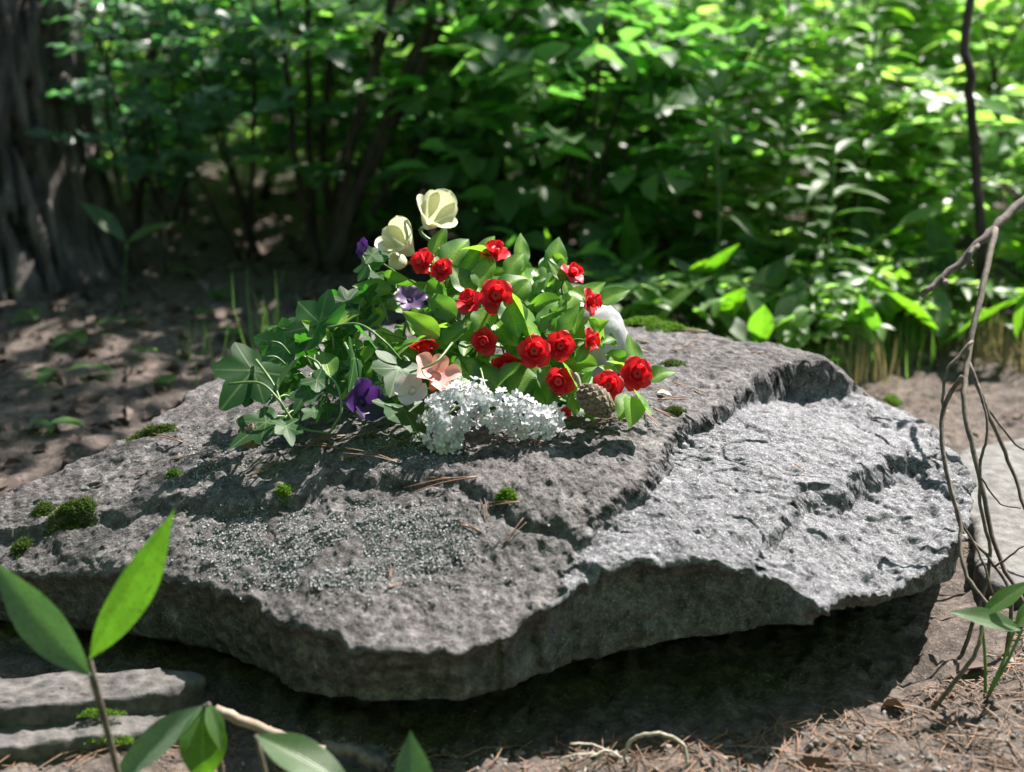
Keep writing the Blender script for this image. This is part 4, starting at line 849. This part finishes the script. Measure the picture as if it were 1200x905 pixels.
# ================================================================== UNDERGROWTH
def shrub(name, label, x, y, h, r, mat, leaf, wid, twigs, per, seed, zmin=0.12, stems=4, lean=(0, 0), group=None, flat=.6, cat='shrub', stem_r=.008):
    global rng
    save = rng; rng = np.random.default_rng(seed); rr = random.Random(seed); z0 = float(gz(x, y)[0])
    t = thing(name, label, cat, (x, y, z0), group); b = np.array([x, y, z0]); P, Dd, Nn, Tw = [], [], [], MB()
    for s in range(stems):
        a = rr.uniform(0, 6.28); k = rr.uniform(.25, .8); top = Vector((x + lean[0] * h + math.cos(a) * r * k, y + lean[1] * h + math.sin(a) * r * k, z0 + h * rr.uniform(.8, 1.)))
        b_ = Vector((x + rr.uniform(-.05, .05), y + rr.uniform(-.05, .05), z0 - .02)); mid = b_.lerp(top, .5) + Vector((rr.uniform(-.06, .06), rr.uniform(-.06, .06), rr.uniform(0, .08)))
        tube('stem', [b_, mid, top], stem_r * rr.uniform(.7, 1.2), stem_r * .35, M['stem'], t, 7, 6, wob=stem_r * .2)
    for k in range(int(twigs * (.48 if x < .5 and y < 5.2 else .62))):
        a = rr.uniform(0, 6.28); v = rr.random() ** .8; zz_ = z0 + zmin * h + (1 - zmin) * h * v; q = r * (.15 + .55 * rr.random()) * (1.0 - .35 * abs(v - .45))
        c = np.array([x + lean[0] * h * v + math.cos(a) * q, y + lean[1] * h * v + math.sin(a) * q, zz_]); td = np.array([math.cos(a + rr.gauss(0, .6)), math.sin(a + rr.gauss(0, .6)), rr.uniform(-.15, .4)])
        L_ = leaf * per * .33; Tw.add(*tube_vf([c - td * .05, c + td * L_ * .5, c + td * L_ - np.array([0, 0, .02])], .0024, .001, 3, 2)); sd_ = np.cross(td, [0, 0, 1]); sd_ /= np.linalg.norm(sd_) + 1e-6
        for i in range(per):
            u = (i + .6) / per; sg = 1 if i % 2 else -1; P.append(c + td * L_ * u); Dd.append(td * .55 + sd_ * sg * rr.uniform(.5, 1.) + np.array([0, 0, rr.gauss(.02, .22)])); Nn.append(np.array([rr.gauss(0, 1 - flat), rr.gauss(0, 1 - flat), 1.0]))
    m = len(P); V, F = bulk(P, Dd, np.array(Nn), leaf * 1.12 * rng.uniform(.6, 1.15, m), leaf * 1.12 * wid * rng.uniform(.7, 1.1, m), .15, rng.uniform(.05, .4))
    stuff(put('foliage', mesh('foliage', V - b, F, True, mat), t, Matrix.Translation(b))); o = Tw.mesh('twigs', M['stem']); stuff(put('twigs', o, t, Matrix.Identity(4)))
    rng = save; return t
shrub('shrub', 'leafy shrub filling the gap between the small-leaved shrub and the hazel', -.85, 4.9, .9, .6, M['lf_bright'], .07, .8, 230, 7, 91, .03, 4)
shrub('shrub', 'low shady shrub at the foot of the hazel stems', -.36, 4.5, .8, .5, M['lf_bright'], .065, .75, 190, 7, 92, .03, 4)
shrub('shrub', 'dark shrub deep behind the hazel stems', -.3, 5.0, .9, .6, M['lf_bright'], .075, .8, 230, 7, 93, .03, 4)
shrub('shrub', 'broad-leaved shrub overhanging the hollow behind the magnolias', .02, 4.35, .85, .5, M['lf_blue'], .09, .75, 190, 7, 94, .05, 4)
shrub('shrub', 'light green shrub between the pine trunk and the leaning hazel', -1.25, 5.0, .9, .6, M['lf_bright'], .06, .8, 300, 7, 95, .03, 4)
shrub('shrub', 'bluish-green small-leaved shrub in tiers beside the pine trunk', -.72, 4.0, .85, .50, M['lf_blue'], .062, .75, 260, 7, 11, .3, 4)
shrub('shrub', 'small-leaved shrub close behind the pine trunk', -1.05, 4.5, .8, .5, M['lf_blue'], .058, .7, 240, 7, 12, .28, 4)
hz = shrub('hazel_bush', 'many-stemmed dark hazel bush leaning over the clearing', -.50, 3.85, .95, .7, M['lf_mid'], .062, .8, 120, 7, 13, .35, 0, (.18, .1))
hb = WM[hz].translation
for (tx, ty, r_) in ((530, -30, .024), (508, 50, .017), (455, 20, .019), (430, 90, .014), (395, -10, .014), (360, -20, .012), (560, 80, .012), (330, 30, .011), (480, 110, .012)):
    e = D(tx, ty, 3.8 + rnd.uniform(-.1, .25)); up_ = e + (e - hb) * .9; tube('stem', [hb + Vector((rnd.uniform(-.05, .05), rnd.uniform(-.04, .04), -.02)), hb.lerp(e, .5) + Vector((-.03, 0, -.03)), e, up_], r_, r_ * .45, M['stem'], hz, 8, 6, wob=.002)
shrub('shrub', 'dark broad-leaved shrub in the middle of the undergrowth', -.12, 3.95, .8, .55, M['lf_mid'], .10, .8, 170, 6, 14, .08, 5)
shrub('shrub', 'shady leafy shrub right behind the bouquet', .18, 3.7, .7, .42, M['lf_mid'], .095, .75, 190, 6, 15, .05, 4)
shrub('shrub', 'tall sunlit shrub with yellow-green leaves at the centre back', .22, 4.6, .95, .6, M['lf_bright'], .08, .75, 300, 6, 16, .15, 5)
shrub('shrub', 'mid-green shrub with fine stems left of the tall herb', .48, 4.1, .8, .45, M['lf_mid'], .085, .7, 220, 6, 17, .08, 5)
shrub('shrub', 'bright bushy shrub between the sapling and the slender trunk', 1.0, 4.4, .85, .55, M['lf_bright'], .095, .6, 300, 6, 18, .05, 5)
shrub('shrub', 'sunlit light-leaved shrub behind the slender trunk', 1.42, 4.3, .75, .5, M['lf_bright'], .085, .6, 270, 6, 19, .05, 5)
shrub('shrub', 'low bright shrub in front of the sunlit ones', .80, 3.75, .55, .38, M['lf_bright'], .09, .45, 150, 6, 20, .04, 4)
shrub('shrub', 'low leafy shrub beyond the dead branch', 1.30, 3.65, .5, .38, M['lf_bright'], .10, .42, 150, 6, 21, .04, 4)
for i_, (x, y, lb) in enumerate([(.33, 3.1, 'low small-leaved herb patch behind the moss strip'), (.62, 3.05, 'low pale herb patch beyond the ledge corner'), (.95, 3.2, 'low sunlit herb patch by the dead branch tip'), (1.35, 3.2, 'low herb patch at the foot of the slender tree'), (.75, 3.4, 'leafy herb patch under the tall lance-leaved herb')]):
    shrub('herb_patch', lb, x, y, .15, .2, M['lf_bright'], .055, .5, 80, 6, 120 + i_, .05, 3, cat='herbs', stem_r=.003)
k = 0
for (x, y, h, r, mt) in [(-2.0, 5.4, 1.0, .7, 'lf_mid'), (-1.35, 5.7, 1.0, .7, 'lf_bright'), (-.75, 5.5, 1.0, .75, 'lf_bright'), (-.2, 5.6, 1.0, .75, 'lf_mid'), (.4, 5.7, 1.0, .75, 'lf_bright'), (.9, 5.5, .95, .7, 'lf_bright'), (1.5, 5.6, .95, .7, 'lf_bright'), (2.1, 5.4, .95, .7, 'lf_bright'), (2.0, 4.6, .9, .5, 'lf_bright'), (2.7, 5.0, 1.1, .7, 'lf_bright')]:
    k += 1; shrub('thicket_shrub', {'lf_bright': 'pale sunlit', 'lf_mid': 'mid-green'}[mt] + ' leafy shrub in the thicket behind the front bushes', x, y, h, r, M[mt], .065, .75, 330, 6, 40 + k, .05, 4, group='thicket shrubs')
proto = [shrub('thicket_shrub', {'lf_bright': 'pale', 'lf_mid': 'mid-green'}[mt] + ' large-leaved shrub far back in the thicket', x, y, 2.0, 1.1, M[mt], .09, .75, 420, 7, 60 + j, .03, 4, group='thicket shrubs') for j, (x, y, mt) in enumerate([(-1.6, 7.4, 'lf_mid'), (.2, 7.6, 'lf_bright'), (2.0, 7.3, 'lf_bright')])]
def copy_tree(o, loc, rz, sc):
    c = o.copy(); C.objects.link(c); c.location = loc; c.rotation_euler = (0, 0, rz); c.scale = (sc,) * 3
    for ch in o.children:
        d = ch.copy(); C.objects.link(d); d.parent = c
    return c
for i, (x, y) in enumerate([(-3.4, 7.0), (3.8, 7.4), (-2.6, 9.2), (-.8, 9.6), (1.1, 9.4), (3.0, 9.3), (5.0, 9.2), (-4.6, 9.4), (-1.8, 12), (.5, 12.2), (2.8, 12), (5.2, 12), (-4.4, 12.2), (-3, 15), (0, 15.4), (3, 15), (6, 15), (-6, 15)]):
    copy_tree(proto[i % 3], (x, y, float(gz(x, y)[0])), rnd.uniform(0, 6), rnd.uniform(.85, 1.25))

for i, (x, y) in enumerate([(-3.0, -1.6), (-1.2, -2.4), (.8, -2.6), (2.6, -1.8), (-3.8, .6), (3.9, .4), (-3.6, 3.0), (-.2, -4.2), (-2.4, -4), (2.4, -4.2), (-.3, -1.5), (1.7, -1.3), (-1.9, -1.1), (3.2, -.6), (-3.1, -.4)]):  # unseen shrub copies added around the camera to block low sky light
    copy_tree(proto[i % 3], (x, y, float(gz(x, y)[0])), rnd.uniform(0, 6), rnd.uniform(1.2, 1.6))
for i, x in enumerate((-3.0, -2.2, -1.5, -.8, -.1, .6, 1.3, 2.1, 2.9)):
    copy_tree(proto[(i * 2 + 1) % 3], (x, 6.45 + .2 * (i % 2), float(gz(x, 6.5)[0])), rnd.uniform(0, 6), rnd.uniform(.42, .55))
shrub('shrub', 'sparse small-leaved shrub overlapping the edge of the pine trunk', -.98, 3.75, .85, .32, M['lf_blue'], .055, .75, 110, 6, 96, .3, 3)
# tall lance-leaved herbs
def herb(label, px, y, h, n_, lf, w, mat, seed, lean=0.0):
    b = gbase(px, y); rr = random.Random(seed); t = thing('tall_herb', label, 'plant', b); top = b + Vector((lean * h, 0, h)); mid = b.lerp(top, .5) + Vector((.01, 0, 0))
    tube('stem', [b - Vector((0, 0, .01)), mid, top], .005, .0025, M['gstem'], t, 6, 6)
    for i in range(n_):
        u = .2 + .8 * (i + .5) / n_; a = i * 2.4 + rr.uniform(-.3, .3); p = b.lerp(top, u); d = Vector((math.cos(a), math.sin(a), rr.uniform(.1, .6))); l = lf * rr.uniform(.7, 1.1) * (1.1 - .5 * abs(u - .5))
        put('leaf', mat[i % len(mat)], t, frame(p, d, (0, 0, 1), (l, l, l)))
    return t
HL = [leafmesh('leaf', lance(.11), M['lily'], .2, .5 + .2 * k, 5, 9, .03, .1 * k, k) for k in range(3)]
HD = [leafmesh('leaf', ovate(.27), M['lf_mid'], .2, .4 + .2 * k, 5, 8, .04, .1 * k, k) for k in range(3)]
herb('tall herb with bright lance-shaped leaves in front of the thicket', 905, 3.45, .85, 60, .19, 1, HL, 1, -.02)
herb('second lance-leaved herb, shorter, right of the tall one', 985, 3.6, .78, 44, .18, 1, HL, 2, .03)
herb('small lance-leaved herb below the dark sapling', 950, 3.2, .42, 26, .15, 1, HL, 3, .05)
herb('lance-leaved herb close to the whitish stone', 835, 3.3, .5, 28, .16, 1, HL, 4, -.05)
herb('dark sapling with a thin straight stem beside the tall herb', 966, 3.9, 1.5, 30, .11, 1, HD, 5, .0)

# broad-leaved lilies of the wood edge
def clump(label, px, y, n_, ln, seed, group=None):
    b = gbase(px, y); rr = random.Random(seed); lv = []
    for i in range(n_):
        a = rr.uniform(0, 6.28); p0 = b + Vector((rr.uniform(-.03, .03), rr.uniform(-.03, .03), rr.uniform(.02, .07))); l = ln * 1.05 * rr.uniform(.65, 1.15); el = rr.uniform(.5, 1.35)
        d = Vector((math.cos(a) * math.cos(el), math.sin(a) * math.cos(el), math.sin(el))) * l; lv.append((p0, p0 + d, rr.randrange(4), (-d.x * .8 + rr.uniform(-.05, .05), -d.y * .8, .12), rr.uniform(.8, 1.15)))
    return lily(label, b, lv, group=group, name='broad_leaf_clump', stem_r=.0028)
bl = ['shaded broad lily leaves behind the rose tops', 'bright broad lily leaf pair behind the moss strip', 'broad lily leaves between the moss strip and the lance-leaved herb', 'broad lily clump at the foot of the lance-leaved herb', 'short broad lily clump close behind the slab ledge', 'broad lily clump at the foot of the tall herb', 'short broad lily leaves just beyond the far slab corner', 'tall broad lily clump beneath the second lance-leaved herb', 'broad lily clump below the dead branch tip', 'broad lily clump left of the slender tree foot', 'large broad lily leaves in front of the slender tree, crossed by the branch', 'large broad lily clump behind the dead branch', 'shaded broad lily leaves behind the dense bouquet foliage', 'shaded broad lily leaves behind the cream magnolias', 'broad lily clump deeper behind the second lance-leaved herb', 'broad lily clump deeper behind the tall herb', 'dark broad lily clump under the mid-green shrub']
for i, (px, y, n_, ln) in enumerate([(690, 3.2, 4, .22), (752, 2.95, 3, .22), (800, 3.15, 4, .22), (850, 3.05, 5, .22), (905, 2.9, 4, .18), (945, 3.1, 5, .20), (1000, 2.95, 4, .20), (1045, 3.2, 5, .24), (1085, 3.0, 4, .24), (1120, 3.25, 5, .24), (1195, 3.0, 4, .2), (1210, 3.3, 5, .22), (640, 3.3, 4, .2), (585, 3.35, 4, .2), (1010, 3.45, 5, .22), (880, 3.4, 4, .24), (740, 3.4, 4, .24)]):
    clump(bl[i], px, y, n_, ln, 200 + i, 'broad-leaved clumps at the wood edge')
b = gbase(150, 3.35)
lily('two-leaved lily plant in the shade by the pine trunk', b, [(D(148, 285, 3.35), D(92, 226, 3.4), 1, (.4, -.6, .8), .8), (D(148, 285, 3.35), D(206, 252, 3.35), 1, (-.3, -.6, .8), .8)], name='broad_leaf_clump', stem_r=.0028)
for i, (px, py) in enumerate([(60, 470), (150, 395), (230, 385), (110, 460), (200, 470), (90, 420), (40, 385), (255, 400), (170, 440), (30, 350), (60, 520), (250, 350), (210, 330)]):
    p = gp(px, py); rr = random.Random(i); t = thing('low_weed', 'small leafy weed on the dark leaf litter', 'plant', p, 'weeds on the leaf litter')
    for j in range(rr.randint(2, 4)):
        a = rr.uniform(0, 6.28); l = rr.uniform(.05, .085); put('leaf', HD[j % 3], t, frame(p + Vector((0, 0, .02)), (math.cos(a), math.sin(a), .15), (0, 0, 1), (l, l, l)))

# ================================================================== TREES
def trunk_mesh(name, r, h, flare, mat, seed, nu=150, nv=260, amp=.035, lean=(0, 0)):
    v = np.linspace(0, 1, nv) ** 1.5; a = np.linspace(0, 2 * np.pi, nu, endpoint=False); A, Vv = np.meshgrid(a, v, indexing='xy'); z = Vv * h - .08
    rad = r * (1 - .55 * Vv) + flare * np.exp(-np.maximum(z, 0) / .16) * (1 + .3 * np.sin(A * 4 + 1.0) + .15 * np.sin(A * 7))
    p = np.stack([np.cos(A) * r * 24, np.sin(A) * r * 24, z * 2.6], -1).reshape(-1, 3); w = np.stack([fbm(p * .5, 2, seed), fbm(p * .5, 2, seed + 9), 0 * p[:, 0]], 1)
    rid = np.abs(fbm((p + w * .8) * (1, 1, .42), 3, seed + 3, .45)); pl = sstep(.015, .16, rid) - .5
    rad = rad.ravel() + pl * amp * (1 - .6 * Vv.ravel()) + fbm(p * 5, 2, seed + 5) * .004
    V = np.stack([np.cos(A).ravel() * rad + lean[0] * z.ravel(), np.sin(A).ravel() * rad + lean[1] * z.ravel(), z.ravel()], 1)
    i = np.arange(nu * nv).reshape(nv, nu); j = np.roll(i, -1, 1); return mesh(name, V, np.stack([i[:-1].ravel(), j[:-1].ravel(), j[1:].ravel(), i[1:].ravel()], 1), True, mat)
def pine(name, label, x, y, r, h, seed, big=False, group=None):
    global rng
    save = rng; rng = np.random.default_rng(seed); rr = random.Random(seed); z0 = float(gz(x, y)[0]); t = thing(name, label, 'tree', (x, y, z0), group); b = Vector((x, y, z0))
    put('trunk', trunk_mesh('trunk', r, h, r * .35, M['bark'], seed, *((220, 420) if big else (48, 60)), amp=r * (.34 if big else .16)), t, Matrix.Translation(b)); P, Dd = [], []
    for k in range(22):
        v = .55 + .43 * k / 22; a = rr.uniform(0, 6.28); l = h * .22 * (1.15 - v) * 1.8 + .4; p0 = b + Vector((0, 0, h * v)); p1 = p0 + Vector((math.cos(a) * l, math.sin(a) * l, rr.uniform(-.1, .35) * l))
        tube('limb', [p0, p0.lerp(p1, .5) + Vector((0, 0, .08)), p1], r * .16, .012, M['bark'], t, 6, 3)
        for q in range(46):
            u = rr.uniform(.3, 1.05); c = p0.lerp(p1, u) + Vector((rr.gauss(0, .16), rr.gauss(0, .16), rr.gauss(.04, .10)))
            for e in range(5): P.append(c); Dd.append((rr.gauss(0, 1), rr.gauss(0, 1), rr.gauss(.4, .7)))
    P = np.array(P); m = len(P); V, F = bulk(P, np.array(Dd), rvec(m), rng.uniform(.10, .2, m), rng.uniform(.012, .03, m), .2, .2); stuff(put('crown', mesh('crown', V - np.array(b), F, True, M['lf_dark']), t, Matrix.Translation(b))); rng = save; return t
tb = gbase(5, 3.85)
pine('pine_tree', 'big old pine with deeply furrowed dark bark', tb.x, tb.y, .26, 9.5, 301, True)
P2 = pine('background_pine', 'slim pine trunk standing deep in the wood', -2.2, 8.3, .13, 10, 311, group='pines deep in the wood')
for i, (x, y) in enumerate([(-.5, 10.5), (1.6, 13.0), (-3.6, 11.5), (4.2, 15.0), (-1.6, 14.5), (.6, 18), (-5.5, 17), (3, 20), (-3, 21), (7, 19)]):
    c = copy_tree(P2, (x, y, float(gz(x, y)[0])), rnd.uniform(0, 6), rnd.uniform(.85, 1.3))
# slender stems
def sap(name, label, base, pts, r0, r1, lf, seed, n_, top, mat='lf_mid'):
    t = thing(name, label, 'tree', base); rr = random.Random(seed); tube('trunk', [base - Vector((0, 0, .02))] + pts + [top], r0, r1, M['stem'], t, 9, 6, wob=.0025); P, Dd = [], []
    for k in range(14):
        p0 = pts[-1].lerp(top, rr.uniform(.55, 1)); a = rr.uniform(0, 6.28); p1 = p0 + Vector((math.cos(a), math.sin(a), rr.uniform(.1, .5))) * rr.uniform(.35, .8); tube('limb', [p0, p0.lerp(p1, .5) + Vector((0, 0, .04)), p1], .006, .002, M['stem'], t, 5, 3)
        for q in range(n_ // 14): P.append(p0.lerp(p1, rr.uniform(.25, 1.1)) + Vector((rr.gauss(0, .05), rr.gauss(0, .05), rr.gauss(0, .05)))); Dd.append((rr.gauss(0, 1), rr.gauss(0, 1), rr.gauss(0, .4)))
    m = len(P); V, F = bulk(np.array(P), np.array(Dd), rvec(m, 1.5), lf, lf * .7); stuff(put('crown', mesh('crown', V - np.array(base), F, True, M[mat]), t, Matrix.Translation(base))); return t
sb_ = gbase(1158, 3.25)
sap('slender_tree', 'slender dark-stemmed young tree rising behind the dead branch', sb_, [D(1150, 330, 3.25), D(1144, 200, 3.25), D(1137, 90, 3.26), D(1136, 0, 3.28), Vector((sb_.x - .04, 3.3, 1.5)), Vector((sb_.x, 3.4, 2.3)), Vector((sb_.x + .04, 3.5, 3.2)), Vector((sb_.x + .1, 3.6, 4.2))], .013, .006, .06, 5, 280, Vector((sb_.x + .25, 3.9, 5.6)))
sb_ = gbase(172, 4.3)
sap('slender_tree', 'slender pinkish-grey stem beside the old pine', sb_, [D(168, 150, 4.3), D(176, 60, 4.3), D(178, -10, 4.3)], .016, .009, .06, 6, 500, Vector((sb_.x + .1, 4.7, 3.0)))
rb = Vector((2.95, 3.1, 0)); rb.z = float(gz(rb.x, rb.y)[0])  # tree added out of view so its crown shades the foreground soil
t = thing('broadleaf_tree', 'unseen broadleaf tree added beside the clearing to shade the foreground', 'tree', rb); put('trunk', trunk_mesh('trunk', .10, 6.6, .04, M['stem'], 411, 40, 60, .010), t, Matrix.Translation(rb)); P, Dd = [], []
for k in range(30):
    a = rnd.uniform(0, 6.28); q = math.sqrt(rnd.random()); p1 = Vector((2.9 + math.cos(a) * q * 1.05, 2.7 + math.sin(a) * q * .95, rnd.uniform(4.4, 6.2))); p0 = rb + Vector((0, 0, p1.z - .6))
    tube('limb', [p0, p0.lerp(p1, .5) + Vector((0, 0, .08)), p1], .016, .003, M['stem'], t, 5, 3)
    for j in range(70): P.append(p0.lerp(p1, rnd.uniform(.4, 1.05)) + Vector((rnd.gauss(0, .16), rnd.gauss(0, .16), rnd.gauss(0, .12)))); Dd.append((rnd.gauss(0, 1), rnd.gauss(0, 1), rnd.gauss(0, .35)))
m = len(P); V, F = bulk(np.array(P), np.array(Dd), rvec(m, 1.6), rng.uniform(.07, .12, m), rng.uniform(.05, .085, m)); stuff(put('crown', mesh('crown', V - np.array(rb), F, True, M['lf_mid']), t, Matrix.Translation(rb)))
# overhanging broadleaf tree whose crown shades the path side
ob = Vector((.55, 5.35, 0)); ob.z = float(gz(ob.x, ob.y)[0])
t = thing('broadleaf_tree', 'broadleaf tree behind the hazel with a spreading crown overhead', 'tree', ob); put('trunk', trunk_mesh('trunk', .07, 4.2, .03, M['stem'], 401, 40, 60, .008), t, Matrix.Translation(ob)); P, Dd = [], []
for k in range(17):
    a = rnd.uniform(0, 6.28); q = math.sqrt(rnd.random()); p1 = Vector((.85 + math.cos(a) * q * .6, 4.45 + math.sin(a) * q * .42, rnd.uniform(2.8, 3.8))); p0 = ob + Vector((0, 0, p1.z - .5))
    tube('limb', [p0, p0.lerp(p1, .5) + Vector((0, 0, .08)), p1], .014, .003, M['stem'], t, 5, 3)
    for j in range(42): P.append(p0.lerp(p1, rnd.uniform(.82, 1.08)) + Vector((rnd.gauss(0, .15), rnd.gauss(0, .13), rnd.gauss(0, .10)))); Dd.append((rnd.gauss(0, 1), rnd.gauss(0, 1), rnd.gauss(0, .35)))
m = len(P); V, F = bulk(np.array(P), np.array(Dd), rvec(m, 1.6), rng.uniform(.06, .1, m), rng.uniform(.045, .075, m)); stuff(put('crown', mesh('crown', V - np.array(ob), F, True, M['lf_mid']), t, Matrix.Translation(ob)))
